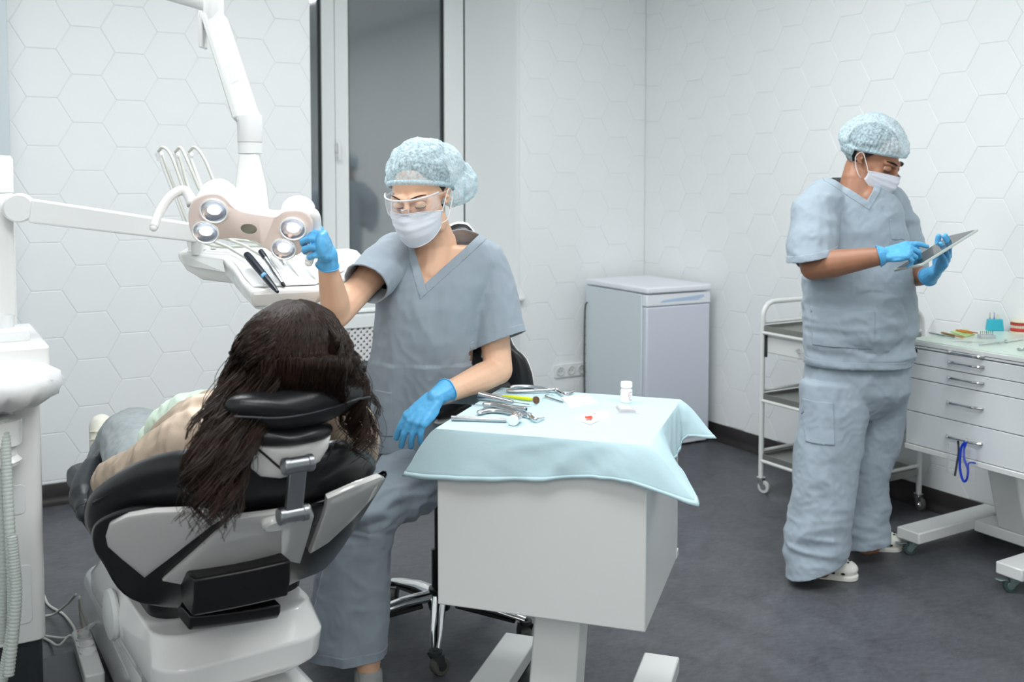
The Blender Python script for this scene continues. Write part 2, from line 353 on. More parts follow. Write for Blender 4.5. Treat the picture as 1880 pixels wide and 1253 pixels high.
# hexagonal tiles, one object each
TH = .0030
def clip(poly, x0, x1, z0, z1):
    for ax, lim, sg in ((0, x0, 1), (0, x1, -1), (1, z0, 1), (1, z1, -1)):
        out = []
        for i in range(len(poly)):
            p, q = poly[i-1], poly[i]; a, c = sg*(p[ax]-lim), sg*(q[ax]-lim)
            if (a >= 0) != (c >= 0):
                t = a/(a-c); out.append((p[0]+(q[0]-p[0])*t, p[1]+(q[1]-p[1])*t))
            if c >= 0: out.append(q)
        poly = out
        if len(poly) < 3: return []
    return poly
def shrink(poly, d):
    n = len(poly); out = []
    A = sum(poly[i-1][0]*poly[i][1]-poly[i][0]*poly[i-1][1] for i in range(n))
    if A < 0: poly = poly[::-1]
    L = []
    for i in range(n):
        p, q = np.array(poly[i]), np.array(poly[(i+1) % n]); t = q-p; l = np.linalg.norm(t)
        if l < 1e-4: continue
        t /= l; nn = np.array([-t[1], t[0]]); L.append((p+nn*d, t))
    m = len(L)
    for i in range(m):
        p, t = L[i-1]; q, s_ = L[i]; D = t[0]*-s_[1]+s_[0]*t[1]
        if abs(D) < 1e-6: out.append(tuple(q)); continue
        w_ = q-p; k = (w_[0]*-s_[1]+s_[0]*w_[1])/D; out.append(tuple(p+t*k))
    return out
def tile_mesh(poly, to3):
    a = shrink(poly, .0007); c = shrink(poly, .0036)
    if len(a) != len(c): return None
    n = len(a); v = [to3(x, z, 0) for x, z in a]+[to3(x, z, TH*.55) for x, z in a]+[to3(x, z, TH) for x, z in c]
    f = []
    for r in (0, n):
        for i in range(n): f.append((r+i, r+(i+1) % n, r+n+(i+1) % n, r+n+i))
    f.append(tuple(range(2*n, 3*n)))
    me = bpy.data.meshes.new('tile'); me.from_pydata(v, [], f)
    bm = bmesh.new(); bm.from_mesh(me); bmesh.ops.recalc_face_normals(bm, faces=bm.faces); bm.to_mesh(me); bm.free()
    me.materials.append(M['tile']); return me
HEXP = [(SS*math.cos(k*PI/3), SS*math.sin(k*PI/3)) for k in range(6)]
def tile_wall(wall, u0, v0, rect, dirn):
    x0, x1, z0, z1 = rect; full = None
    t3 = (lambda x, z, d: (x, YB-d, z)) if dirn == 'back' else (lambda x, z, d: (XR-d, -x, z))
    for col in range(-40, 60):
        cx = (1.5*col+u0+.5)*SS
        if cx < x0-SS or cx > x1+SS: continue
        for row in range(-30, 30):
            cz = CAM_H+(v0-(row+(.5 if col % 2 else 0))*math.sqrt(3)-math.sqrt(3)/2)*SS
            if cz < z0-SS or cz > z1+SS: continue
            poly = [(cx+px_, cz+pz_) for px_, pz_ in HEXP]
            cp = clip(poly, x0, x1, z0, z1)
            if len(cp) < 3: continue
            wd = max(p[0] for p in cp)-min(p[0] for p in cp); hd = max(p[1] for p in cp)-min(p[1] for p in cp)
            if wd < .012 or hd < .012: continue
            whole = len(cp) == 6 and abs(wd-2*SS) < 1e-6
            if whole:
                if full is None: full = tile_mesh(HEXP, (lambda x, z, d: (x, -d, z)) if dirn == 'back' else (lambda x, z, d: (-d, -x, z)))
                me = full; loc = t3(cx, cz, 0)
            else: me = tile_mesh(cp, t3); loc = (0, 0, 0)
            if me is None: continue
            o = bpy.data.objects.new('tile', me); C.objects.link(o); o.parent = wall; o.location = loc
P_ = (1852.4696, 0.0524, -0.0011, 0.5355, 428.4584, 39.6065, 3.5321, 4.6826, 24.4456, -0.5212, 31.2816, -22.9877, 5.4509)
tile_wall(wall_back, P_[6], P_[7], (.30, NX0, .092, CEIL-.3), 'back')
tile_wall(wall_back, P_[8], P_[9], (NX1+.02, XR-.004, .092, CEIL-.3), 'back')
tile_wall(wall_right, P_[11], P_[12], (-YB+.004, -1.75, .092, CEIL-.3), 'right')
# skirting with its coved foot
def skirt(name, A, B, nrm_):
    A = np.array(A+(0,), float); B = np.array(B+(0,), float); n = np.array(nrm_+(0,), float)
    prof = [(0, .001), (0, .092), (.006, .094), (.009, .09), (.009, .035), (.014, .016), (.026, .006), (.045, .001)]
    b = MB(); b.loft([[P+n*d+UP*z for d, z in prof] for P in (A, B)]); struct(name, b, 'base', ang=50)
skirt('baseboard_back', (.352, YB), (XR-.01, YB), (0, -1)); skirt('baseboard_right', (XR, YB-.01), (XR, YF), (-1, 0))
skirt('baseboard_pier', (-.05, 4.66), (.352, 4.66), (0, -1)); skirt('baseboard_left', (XL, YF), (XL, YB), (1, 0))
# lit ceiling panels: parts of the ceiling
for (lx, ly) in PANELS:
    b = MB(); b.box(lx-.6, lx+.6, ly-.3, ly+.3, CEIL-.02, CEIL-.001); fr = obj('panel_frame', b, 'white', ceiling)
    b = MB(); b.box(lx-.57, lx+.57, ly-.27, ly+.27, CEIL-.024, CEIL-.0205); obj('panel_diffuser', b, 'panel', fr)
# ---- window in its splayed niche
GY = 5.36
xf = [Wy(x, 300, GY)[0] for x in (588, 637, 812, 847)]
b = MB()
b.add([(NX1, YB, NZ0), (xf[3]+.004, GY-.04, NZ0), (xf[3]+.004, GY-.04, NZ1), (NX1, YB, NZ1), (NX1+.03, YB, NZ0), (NX1+.03, GY-.04, NZ0), (NX1+.03, GY-.04, NZ1), (NX1+.03, YB, NZ1)],
      [(0, 1, 2, 3), (4, 7, 6, 5), (0, 3, 7, 4), (1, 5, 6, 2), (3, 2, 6, 7), (0, 4, 5, 1)])
struct('wall_reveal', b, 'paint')
b = MB()
x0 = NX0-.12
for a, c in ((x0-.05, x0), (xf[0], (xf[0]+xf[1])/2-.002), ((xf[0]+xf[1])/2, xf[1]), (xf[2], xf[3])): b.box(a, c, GY-.035, GY+.035, NZ0+.02, NZ1)
b.box(x0-.05, xf[3], GY-.03, GY+.035, NZ0-.01, NZ0+.07); b.box(x0-.05, xf[3], GY-.03, GY+.035, NZ1-.07, NZ1)
win = struct('window_1', b, 'upvc', bevel=.005)
b = MB(); b.box(x0-.2, xf[3]+.1, GY+.06, GY+.08, NZ0-.1, NZ1+.1); struct('wall_window_outside', b, 'night')
for a, c in ((x0, xf[0]), (xf[1], xf[2])):
    b = MB(); b.box(a+.004, c-.004, GY-.002, GY+.004, NZ0+.07, NZ1-.07); obj('pane', b, 'glass', win)
    b = MB()
    for q0, q1 in ((a, a+.007), (c-.007, c)): b.box(q0, q1, GY-.022, GY-.004, NZ0+.07, NZ1-.07)
    b.box(a, c, GY-.022, GY-.004, NZ0+.07, NZ0+.077); obj('gasket', b, 'gasket', win)
hx = Wy(620, 265, GY-.04)
b = MB(); b.box(hx[0]-.014, hx[0]+.014, GY-.05, GY-.036, hx[2]-.045, hx[2]+.03); b.box(hx[0]-.009, hx[0]+.009, GY-.075, GY-.062, hx[2]-.09, hx[2]+.01); b.box(hx[0]-.008, hx[0]+.008, GY-.07, GY-.045, hx[2]-.01, hx[2]+.01); obj('window_handle', b, 'white', win, bevel=.004)
b = MB(); b.box(NX0-.02, NX1+.035, YB-.045, GY-.036, .79, .815); struct('trim_1', b, 'upvc', bevel=.008)
# ---- radiator cover with its lattice, under the window
rc = thing('radiator_cover', 'white radiator cover with diagonal lattice panel below the window sill', 'radiator cover', (2.3, YB-.11, 0))
x0, x1, y0 = -.5, .62, 0.
b = MB(); 
b.box(x0, x1, y0, y0+.02, .72, .785); b.box(x0, x1, y0, y0+.02, .095, .16); b.box(x0, x0+.12, y0, y0+.02, .16, .72); b.box(x1-.06, x1, y0, y0+.02, .16, .72); b.box(x0, x1, y0+.02, y0+.105, .76, .785); b.box(x0, x0+.02, y0+.02, y0+.105, 0, .76); b.box(x1-.02, x1, y0+.02, y0+.105, 0, .76); b.box(x0, x1, y0, y0+.02, 0, .095)
obj('frame', b, 'upvc', rc, bevel=.002)
b = MB(); gx0, gx1, gz0, gz1 = x0+.12, x1-.06, .16, .72; st = .0335
for sg in (1, -1):
    k = -40
    while k < 60:
        c0 = k*st; k += 1; pts = []
        # line z = gz0 + sg*(x-gx0) + c0
        for x in (gx0, gx1):
            z = gz0+sg*(x-gx0)+c0
            pts.append((x, z))
        (xa, za), (xb, zb) = pts; ts = [0, 1]
        tt = sorted([(gz0-za)/(zb-za), (gz1-za)/(zb-za)]); t0 = max(0, tt[0]); t1 = min(1, tt[1])
        if t1-t0 < .01: continue
        A = np.array([xa+(xb-xa)*t0, za+(zb-za)*t0]); B = np.array([xa+(xb-xa)*t1, za+(zb-za)*t1])
        n = np.array([-(B-A)[1], (B-A)[0]]); n = n/np.linalg.norm(n)*.0065; yy = y0+.008+(0 if sg > 0 else .004)
        q = [A-n, B-n, B+n, A+n]; b.add([(p[0], yy, p[1]) for p in q]+[(p[0], yy+.004, p[1]) for p in q], [(0, 1, 2, 3), (7, 6, 5, 4), (0, 4, 5, 1), (2, 6, 7, 3)])
setp(obj('lattice', b, 'grille', rc), kind='stuff')
b = MB(); b.box(x0+.02, x1-.02, y0+.05, y0+.09, .12, .68); obj('radiator', b, 'gasket', rc)
# ---- socket strip
p = Wy(1017, 683, YB-.005); q = Wy(1076, 683, YB-.005)
so = thing('socket_strip', 'white triple socket strip on tiled wall left of the fridge', 'socket', (p[0], YB-TH, p[2]-.04))
L = .235
b = MB(); b.prism([(x, z) for x, z in rrect(0, L, 0, .08, .008)], 0, .011, Matrix(((1, 0, 0, 0), (0, 0, -1, 0), (0, 1, 0, 0), (0, 0, 0, 1)))); obj('faceplate', b, 'white', so, bevel=.003)
for k in range(3):
    c = (.04+k*.077, -.011, .04)
    b = MB(); b.lathe([(.0275, 0), (.027, .0055), (.0245, .0062), (.0215, .0055), (.0205, .0012), (.0, .001)], c, (0, -1, 0), 20); s_ = obj('socket', b, 'cream', so)
    b = MB()
    for dx in (-.0095, .0095): b.lathe([(.003, 0), (.003, .0007), (0, .0007)], (c[0]+dx, c[1]-.0012, c[2]), (0, -1, 0), 8)
    obj('pin_hole', b, 'dark', s_)

# ================================================================== FURNITURE
def castor(par, x, y, z1, r, wm, fork_m, lever=False, w=.02, n='castor', ang=0.):
    """wheel, fork and stem under the point (x, y, z1); the wheel stands on z = 0"""
    ca, sa = math.cos(ang), math.sin(ang); off = r*.55; wx, wy = x+ca*off, y+sa*off; ax = (-sa, ca, 0)
    b = MB(); ctr = np.array([wx, wy, r])
    b.lathe([(r*.55, -w/2), (r*.93, -w/2), (r, -w/2+.003), (r, w/2-.003), (r*.93, w/2), (r*.55, w/2)], ctr, ax, 24)
    c_ = obj(n, b, wm, par)
    b = MB(); b.lathe([(0, -w/2-.001), (r*.5, -w/2-.001), (r*.6, -w/2+.003), (r*.6, w/2-.003), (r*.5, w/2+.001), (0, w/2+.001)], ctr, ax, 18); b.lathe([(.004, -w/2-.006), (.004, w/2+.006)], ctr, ax, 8)
    obj('wheel_hub', b, fork_m, c_)
    b = MB()
    for s_ in (-1, 1):
        o_ = np.array(ax)*(w/2+.003)*s_
        p0, p1 = np.array([x, y, z1-.012]), ctr; dd = np.array([ca, sa, 0])
        quad = [p0-dd*.018, p0+dd*.018, p1+dd*.008-UP*.006, p1-dd*.008-UP*.006]
        t_ = np.array(ax)*.0012
        b.add([q+o_-t_ for q in quad]+[q+o_+t_ for q in quad], [(0, 1, 2, 3), (7, 6, 5, 4), (0, 4, 5, 1), (1, 5, 6, 2), (2, 6, 7, 3), (3, 7, 4, 0)])
    b.lathe([(.02, z1-.014), (.021, z1-.002), (.008, z1-.001), (.008, z1+.004)], (x, y, 0), (0, 0, 1), 14)
    if lever: 
        e = np.array([x, y, z1-.014]); dd = np.array([-sa, ca, 0]); q = np.array([ca, sa, 0])
        b.tube([e+q*.02, e+q*.05-UP*.002, e+q*.068+UP*.002], [.009, .011, .008], 8, sq=(1, .35), up=(0, 0, 1))
    obj('fork', b, fork_m, c_, ang=50)
    return c_
def arc_handle(par, x, z, yf, wd=.15, m='chrome'):
    pts = []
    for k in range(13):
        t = -1+2*k/12; pts.append((x+t*wd/2, yf-.004-.021*(1-t**4)**.8*(1 if abs(t) < 1 else 0), z))
    b = MB(); b.tube(pts, [.0035+.0018*abs(-1+2*k/12) for k in range(13)], 8, sq=(1, 1.15)); return b
def cabinet(t, ztop, drawers=True):
    zb = .42; hx, hy = .265, .26
    b = MB(); b.box(-hx, hx, -hy+.02, hy, zb, ztop-.012)
    body = obj('body', b, 'metalw', t, bevel=.0035)
    b = MB(); b.box(-hx-.002, hx+.002, -hy-.004, hy+.002, ztop-.022, ztop-.004); obj('top_rim', b, 'metalw', t, bevel=.003)
    b = MB(); b.box(-hx+.004, hx-.004, -hy+.002, hy-.006, ztop-.005, ztop); obj('glass_top', b, 'mint', t, bevel=.001)
    b = MB(); b.box(-hx-.001, hx+.001, -hy-.006, -hy+.03, zb-.001, zb+.021); obj('bottom_rail', b, 'metalw', t, bevel=.003)
    zz = [ztop-.024, ztop-.052, ztop-.086-.002, ztop-.138, ztop-.258, zb+.022]
    zz = [ztop-.003, ztop-.031, ztop-.097, ztop-.156, ztop-.288, zb+.0215]
    for k in range(5):
        z1, z0 = zz[k], zz[k+1]
        if k == 0: z1 = ztop-.0225; z0 = ztop-.034; 
        if k == 1: z1 = ztop-.036
        b = MB(); b.box(-hx+.002, hx-.002, -hy-.001, -hy+.019, z0+.0018, z1-.0012); dr = obj('drawer', b, 'metalw2', t, bevel=.0018)
        hz = (z0+z1)/2 if k else ztop-.028
        h = obj('handle', arc_handle(dr, 0, hz+.004, -hy-.001), 'chrome', dr, label='curved chrome handle')
    b = MB()
    for s_ in (-1, 1): b.box(s_*.215-.052, s_*.215+.052, -.30, .27, .06, .105)
    b.box(-.164, .164, .045, .17, .055, .1)
    obj('foot_frame', b, 'metalw', t, bevel=.005)
    b = MB(); w_ = .062
    v = [(-w_, -.05, zb-.001), (w_, -.05, zb-.001), (w_, .06, zb-.001), (-w_, .06, zb-.001), (-w_, .05, .1), (w_, .05, .1), (w_, .16, .1), (-w_, .16, .1)]
    b.add(v, [(0, 3, 2, 1), (4, 5, 6, 7), (0, 1, 5, 4), (1, 2, 6, 5), (2, 3, 7, 6), (3, 0, 4, 7)]); obj('column', b, 'metalw', t, bevel=.006)
    for (x, y) in ((-.215, -.265), (.215, -.265), (-.215, .235), (.215, .235)): castor(t, x, y, .06, .025, 'tyre', 'tealm', lever=y < 0, ang=-PI/2-.6 if y < 0 else PI/2-.4)
cab = thing('drawer_cabinet', 'white wheeled metal cabinet with five chrome-handled drawers beside the standing man', 'cabinet', (3.40+.26, 2.37, 0), -PI/2)
cabinet(cab, .862)
b = MB(); b.box(-.243, -.218, -.2625, -.26, .81, .824); obj('badge', b, 'dark', cab)
TBL = (1.484, 2.221); TZ = .868
tbl = thing('instrument_table', 'white box-shaped wheeled instrument table seen from behind under a blue drape', 'table', (TBL[0], TBL[1], 0), math.radians(131.6))
cabinet(tbl, TZ)

# ---- small fridge in the corner
fr = thing('small_fridge', 'small white fridge standing in the corner of the room', 'fridge', (3.425, 4.335, 0), math.radians(-2))
w_, d_, h_ = .445, .61, .872
b = MB(); b.box(0, w_, .045, d_, .035, h_-.004); obj('body', b, 'fridge', fr, bevel=.006)
b = MB(); b.box(.002, w_-.002, 0, .04, .05, h_-.075); dr = obj('door', b, 'fridged', fr, bevel=.008)
b = MB(); b.box(0, w_, -.002, .04, h_-.072, h_-.006)
obj('door_cap', b, 'fridgew', dr, bevel=.006)
b = MB(); b.prism([(.09, h_-.052), (.11, h_-.04), (w_-.055, h_-.022), (w_-.045, h_-.034), (w_-.09, h_-.05)], -.0028, .004, Matrix(((1, 0, 0, 0), (0, 0, 1, 0), (0, 1, 0, 0), (0, 0, 0, 1)))); obj('grip_recess', b, 'keyblue', dr)
b = MB(); b.prism(rrect(-.006, w_+.006, -.012, d_, .02), h_, h_+.034); obj('worktop', b, 'fridgew', fr, bevel=.009, seg=3)
b = MB(); b.box(.01, w_-.01, .01, d_-.02, .012, .045); obj('plinth', b, 'fridgew', fr, bevel=.003)
for x in (.05, w_-.05):
    b = MB(); b.lathe([(.016, 0), (.018, .004), (.012, .02)], (x, .04, 0)); obj('foot', b, 'dark', fr)
b = MB(); b.tube(spline([(-.012, d_-.02, .1), (-.016, d_-.012, .3), (-.014, d_-.01, .6), (-.012, d_-.015, .74), (.0, d_-.02, .765)], 6), .004, 6)
for k in range(12): b.tube([(-.006, d_+.005, .12+k*.055), (w_, d_+.005, .12+k*.055)], .002, 5)
obj('condenser', b, 'gasket', fr)
b = MB(); b.tube(spline([(-.01, d_-.02, .14), (-.03, d_-.03, .1), (-.05, d_+.02, .2), (-.04, d_+.03, .29)], 6), .004, 6)
setp(obj('power_cable', b, 'cream', fr), )

# ---- white tube trolley behind the man
tx0, tx1, ty0, ty1 = 3.452, 3.885, 2.935, 3.485
tr = thing('tube_trolley', 'white tubular trolley with steel trays behind the standing man', 'trolley', ((tx0+tx1)/2, (ty0+ty1)/2, 0))
X0, X1, Y0, Y1 = tx0-(tx0+tx1)/2, tx1-(tx0+tx1)/2, ty0-(ty0+ty1)/2, ty1-(ty0+ty1)/2
for y in (Y0, Y1):
    b = MB(); z1 = .915; r = .07
    pts = [(X0, y, .075), (X0, y, z1-r)]+[(X0+r-r*math.cos(q), y, z1-r+r*math.sin(q)) for q in np.linspace(.2, PI/2, 6)]
    pts += [(X1-r+r*math.sin(q), y, z1-r+r*math.cos(q)) for q in np.linspace(0, PI/2-.2, 6)]+[(X1, y, z1-r), (X1, y, .075)]
    b.tube(pts, .0125, 12); obj('end_hoop', b, 'metalw', tr)
for z in (.185, .475, .80):
    b = MB(); b.box(X0, X1, Y0, Y1, z-.012, z-.009)
    b.box(X0-.004, X0+.002, Y0, Y1, z-.024, z+.004); b.box(X1-.002, X1+.004, Y0, Y1, z-.024, z+.004); b.box(X0, X1, Y0-.004, Y0+.002, z-.024, z+.004); b.box(X0, X1, Y1-.002, Y1+.004, z-.024, z+.004)
    sh = obj('shelf', b, 'tray', tr, label='steel tray shelf')
    b = MB(); b.tube([(X0-.004, Y0, z-.03), (X0-.004, Y1, z-.03)], .008, 8); b.tube([(X1+.004, Y0, z-.03), (X1+.004, Y1, z-.03)], .008, 8); b.tube([(X0, Y0, z+.018), (X1, Y0, z+.018)], .008, 8); b.tube([(X0, Y1, z+.018), (X1, Y1, z+.018)], .008, 8)
    obj('rail', b, 'metalw', sh)
b = MB(); b.box(X0+.012, X1-.01, Y0+.012, Y1-.012, .675, .775); dr = obj('drawer', b, 'metalw', tr, bevel=.004)
b = MB(); b.tube(spline([(X0+.012, .055, .72), (X0-.012, .05, .715), (X0-.015, .0, .713), (X0-.012, -.05, .715), (X0+.012, -.055, .72)], 5), .0045, 8); obj('handle', b, 'chrome', dr)
b = MB(); b.box(X0-.002, X0+.012, Y1-.02, Y1-.012, .655, .78); obj('runner', b, 'gasket', dr)
for x in (X0, X1):
    for y in (Y0, Y1): castor(tr, x, y, .076, .03, 'greyrub' if x > 0 else 'cream', 'chrome', w=.018, ang=-1.9 if x > 0 else -1.3)
# things on it
dv = thing('desktop_device', 'white tabletop device with slanted grey screen on trolley behind the man', 'device', (3.66, 3.27, .7915), .35)
b = MB(); b.prism([(-.1, 0), (.11, 0), (.115, .03), (.02, .115), (-.015, .12), (-.095, .02)], -.09, .09, Matrix(((1, 0, 0, 0), (0, 0, 1, 0), (0, 1, 0, 0), (0, 0, 0, 1)))); obj('housing', b, 'gloss', dv, bevel=.01, seg=3)
b = MB(); Mx = Matrix.Translation(Vector((-.057, 0, .0745))) @ Matrix.Rotation(-math.atan2(.1, .08), 4, 'Y'); b.box(-.045, .045, -.07, .07, -.002, .0015, Mx); obj('screen', b, 'screen', dv)
dv2 = thing('white_instrument_case', 'white rounded case on trolley to the right of the man', 'case', (3.7, 3.03, .7915), .1)
b = MB(); b.prism(rrect(-.1, .1, -.07, .08, .03), 0, .075); obj('case_body', b, 'gloss', dv2, bevel=.015, seg=3)
b = MB(); b.prism(rrect(-.08, .08, -.05, .06, .02), .0755, .079); obj('case_lid', b, 'white', dv2, bevel=.001)

# ================================================================== THE DRAPED TABLE AND ITS INSTRUMENTS
HP = [((.267, .262), (.352, .258, .740)), ((.15, .262), (.18, .285, .752)), ((0, .262), (0, .282, .768)), ((-.13, .262), (-.135, .277, .788)), ((-.21, .262), (-.23, .292, .788)),
      ((-.267, .262), (-.392, .318, .756)), ((-.27, .16), (-.335, .20, .80)), ((-.27, .05), (-.292, .06, .775)), ((-.27, -.08), (-.285, -.08, .768)), ((-.27, -.18), (-.292, -.18, .785)),
      ((-.267, -.262), (-.362, -.25, .770)), ((-.18, -.262), (-.20, -.325, .80)), ((0, -.262), (0, -.32, .79)), ((.16, -.262), (.18, -.32, .79)),
      ((.267, -.262), (.325, -.335, .82)), ((.267, -.12), (.335, -.13, .79)), ((.267, .08), (.345, .08, .76))]
def perim(k):
    E_, H_ = [], []
    n = len(HP)
    for i in range(n):
        P = [HP[(i+j) % n] for j in (-1, 0, 1, 2)]
        for q in range(k):
            t = q/k
            a, b_, c, d = [np.array(p[1]) for p in P]
            cr = .5*((2*b_)+(-a+c)*t+(2*a-5*b_+4*c-d)*t*t+(-a+3*b_-3*c+d)*t**3)
            H_.append(lerp(lerp(b_, c, t), cr, .45)); E_.append(lerp(P[1][0], P[2][0], t))
    return E_, H_
E_, H_ = perim(16)
rings = []
for k in range(1, 17):
    s_ = k/16*.985; rings.append([np.array([e[0]*s_, e[1]*s_, TZ+.0022+.0012*nz((e[0]*s_, e[1]*s_, 0), 14)+.0010*ridge((e[0]*s_, e[1]*s_*.4, 3), 9)*(s_ < .97)]) for e in E_])
NP = 12
for k in range(0, NP+1):
    t = k/NP; R = []
    for j, (e, h) in enumerate(zip(E_, H_)):
        e3 = np.array([e[0], e[1], TZ+.0024]); o_ = np.array([h[0]-e[0], h[1]-e[1], 0.]); c3 = e3+o_*.30; c3[2] = TZ-.012
        p = (1-t)**2*e3+2*t*(1-t)*c3+t*t*h
        g = nrm(o_) if np.linalg.norm(o_) > 1e-4 else np.zeros(3)
        p = p+g*(.007*nz((j*.045, 0, t*.8), 1., 4)*t+.006*ridge((j*.07+t*.9, 0, t*1.2), 1.1, 9)*t+.003*ridge((j*.15-t*2, 0, t*3), 1, 2)*t)
        if t == 1: p = p+UP*.002*nz((j*.2, 0, 0), 1.)
        R.append(p)
    rings.append(R)
b = MB(); b.loft(rings, cap=False); n0 = len(b.v); b.v.append((0, 0, TZ+.003)); b.f += [(n0, j, (j+1) % len(E_)) for j in range(len(E_))]
Mt = WM[tbl]
cl = thing('table_drape', 'pale blue disposable paper drape over the white instrument table', 'drape', (TBL[0], TBL[1], TZ), math.radians(131.6))
b.v = [(p[0], p[1], p[2]-TZ) for p in b.v]
obj('sheet', b, 'drape', cl, ang=34, solid=.0012)
b = MB(); hem = []
R0, R1 = rings[-1], rings[-2]
o3 = [nrm(np.array([h[0]-e[0], h[1]-e[1], .3*0])) for e, h in zip(E_, H_)]; A = [np.array(p)+o*.0016-UP*TZ for p, o in zip(R0, o3)]; B2 = [lerp(p, q, .7)+o*.0018-UP*TZ for p, q, o in zip(R0, R1, o3)]
b.loft([A, B2], cap=False); obj('hem', b, 'drape', cl, solid=.0008, ang=180)

TT = TZ+.0045
def T(x, y, h=0.): return Wz(x, y, TT+h)+0
def tool(name, label, cat, p, group=None): return thing(name, label, cat, tuple(p), 0, group)
def wobj(name, b, m, t, **k): return obj(name, b, m, t, world=True, **k)
# mallet
a, c = T(829, 768, .006), T(930, 772, .006); t = tool('surgical_mallet', 'steel surgical mallet with short cylinder head, nearest tool on the blue drape', 'mallet', T(829, 768, -.003))
b = MB(); b.tube([a, lerp(a, c, .45), lerp(a, c, .5), c], [.0068, .0068, .0058, .0056], 14); wobj('handle', b, 'steel', t)
hd = T(946, 769, .0135); ax = nrm(T(936, 780, .011)-T(956, 760, .011)); 
b = MB(); b.lathe([(.0, -.026), (.0125, -.026), (.014, -.024), (.014, -.014), (.0125, -.0125), (.0125, -.009), (.014, -.008), (.014, .008), (.0125, .009), (.0125, .0125), (.014, .014), (.014, .02)], hd, ax, 24); h = wobj('head', b, 'chrome', t)
b = MB(); b.lathe([(.0136, .02), (.0136, .025), (.0115, .027), (0, .027)], hd, ax, 24); wobj('striking_face', b, 'white', h)
# forceps
def forceps(name, label, ends, joint, tip, t0, bend, r=.0055, hgt=.008):
    t = tool(name, label, 'forceps', T(*ends[0], -.003), None); up = UP*hgt
    J = T(*joint, hgt)
    for i, e in enumerate(ends):
        E = T(*e, hgt*.7+.004*i); mid = lerp(E, J, .5)+T(*bend[i], hgt)-T(*joint, hgt)
        P = spline([E, lerp(E, mid, .5)+(mid-lerp(E, J, .5))*.35, mid, lerp(mid, J, .6), J+UP*(.003*(1-2*i))], 7)
        rr = [r*(1.15-.55*(k/(len(P)-1))**1.5) for k in range(len(P))]; rr[0] = r*.7
        b = MB(); b.tube(P, rr, 10, sq=(1, .72)); wobj('handle_arm', b, 'steel', t)
    b = MB(); b.lathe([(.0, -.006), (.0065, -.006), (.0075, -.003), (.0075, .003), (.0065, .006), (0, .006)], J, UP, 16); wobj('hinge', b, 'chrome', t)
    Tp = T(*tip, hgt*.5)
    for i in (0, 1):
        s_ = nrm(np.cross(Tp-J, UP))*(.0028 if i else -.0028); K = T(*t0, hgt)
        b = MB(); b.tube(spline([J, K+s_, Tp+s_*.8], 6), [.0052-.0026*k/12 for k in range(13)], 8, sq=(1, .8)); wobj('beak', b, 'chrome', t)
    return t
forceps('extraction_forceps', 'steel extraction forceps with curved handles lying just behind the mallet', [(877, 759), (886, 744)], (972, 763), (999, 768), (983, 770), [(966, 757), (966, 757)], r=.0085)
forceps('bayonet_forceps', 'long steel forceps with bent beak, farthest tool on the blue drape', [(930, 718), (936, 711)], (1022, 716), (1053, 719), (1038, 724), [(1021, 717), (1021, 713)], r=.0068)
# elevator with thick handle
t = tool('dental_elevator', 'steel elevator with thick rounded handle lying beside the yellow probe', 'elevator', T(878, 727, -.003))
a, c = T(882, 727, .011), T(942, 739, .008); b = MB(); P = [lerp(a, c, k/12) for k in range(13)]
b.tube([a-nrm(c-a)*.007]+P, [.004]+[.0135-.0006*k if k < 7 else .0090-.0007*(k-7)*1.2 for k in range(13)], 14); wobj('handle', b, 'steel', t, ang=50)
b = MB(); e = T(972, 743, .005); b.tube([c, lerp(c, e, .5), e], [.0026, .0022, .003], 8, sq=(1, .6)); wobj('shank', b, 'chrome', t)
# second handle: hollow-ended rod between elevator and forceps
t = tool('hollow_ended_rod', 'short steel rod handle with open end between elevator and forceps', 'instrument', T(905, 743, -.003))
a, c = T(900, 742, .007), T(966, 752, .007); d_ = nrm(c-a)
b = MB(); b.lathe([(0, 0), (.0068, .001), (.0068, np.linalg.norm(c-a)-.008), (.0072, np.linalg.norm(c-a)-.006), (.0072, np.linalg.norm(c-a)), (.004, np.linalg.norm(c-a)), (.004, np.linalg.norm(c-a)-.004), (0, np.linalg.norm(c-a)-.004)], a, d_, 18); wobj('barrel', b, 'steel', t)
b = MB(); b.lathe([(.0041, 0), (.0041, .0006), (0, .0006)], c-d_*.0045, d_, 12); wobj('bore', b, 'dark', t)
# mouth mirror
t = tool('mouth_mirror', 'mouth mirror with small round bronze-looking disc lying behind the forceps', 'mirror', T(866, 743, -.003))
a, c = T(866, 744, .003), T(976, 747, .004); b = MB(); b.tube([a, lerp(a, c, .5), c], [.0018, .0018, .0013], 8); wobj('stem', b, 'chrome', t)
mc = T(984, 741, .004)+UP*.009; ma = nrm(W(985, 700, 2.5)*0+(np.array([0, 0, CAM_H])-mc)*.6+CR*.9+UP*.1)
b = MB(); b.lathe([(0, -.0015), (.0112, -.0015), (.0118, 0), (.0112, .0012), (.010, .001)], mc, ma, 24, cap=False); wobj('mirror_rim', b, 'chrome', t)
b = MB(); b.lathe([(.0102, .0006), (0, .0006)], mc, ma, 24); wobj('mirror_face', b, 'mirror', t)
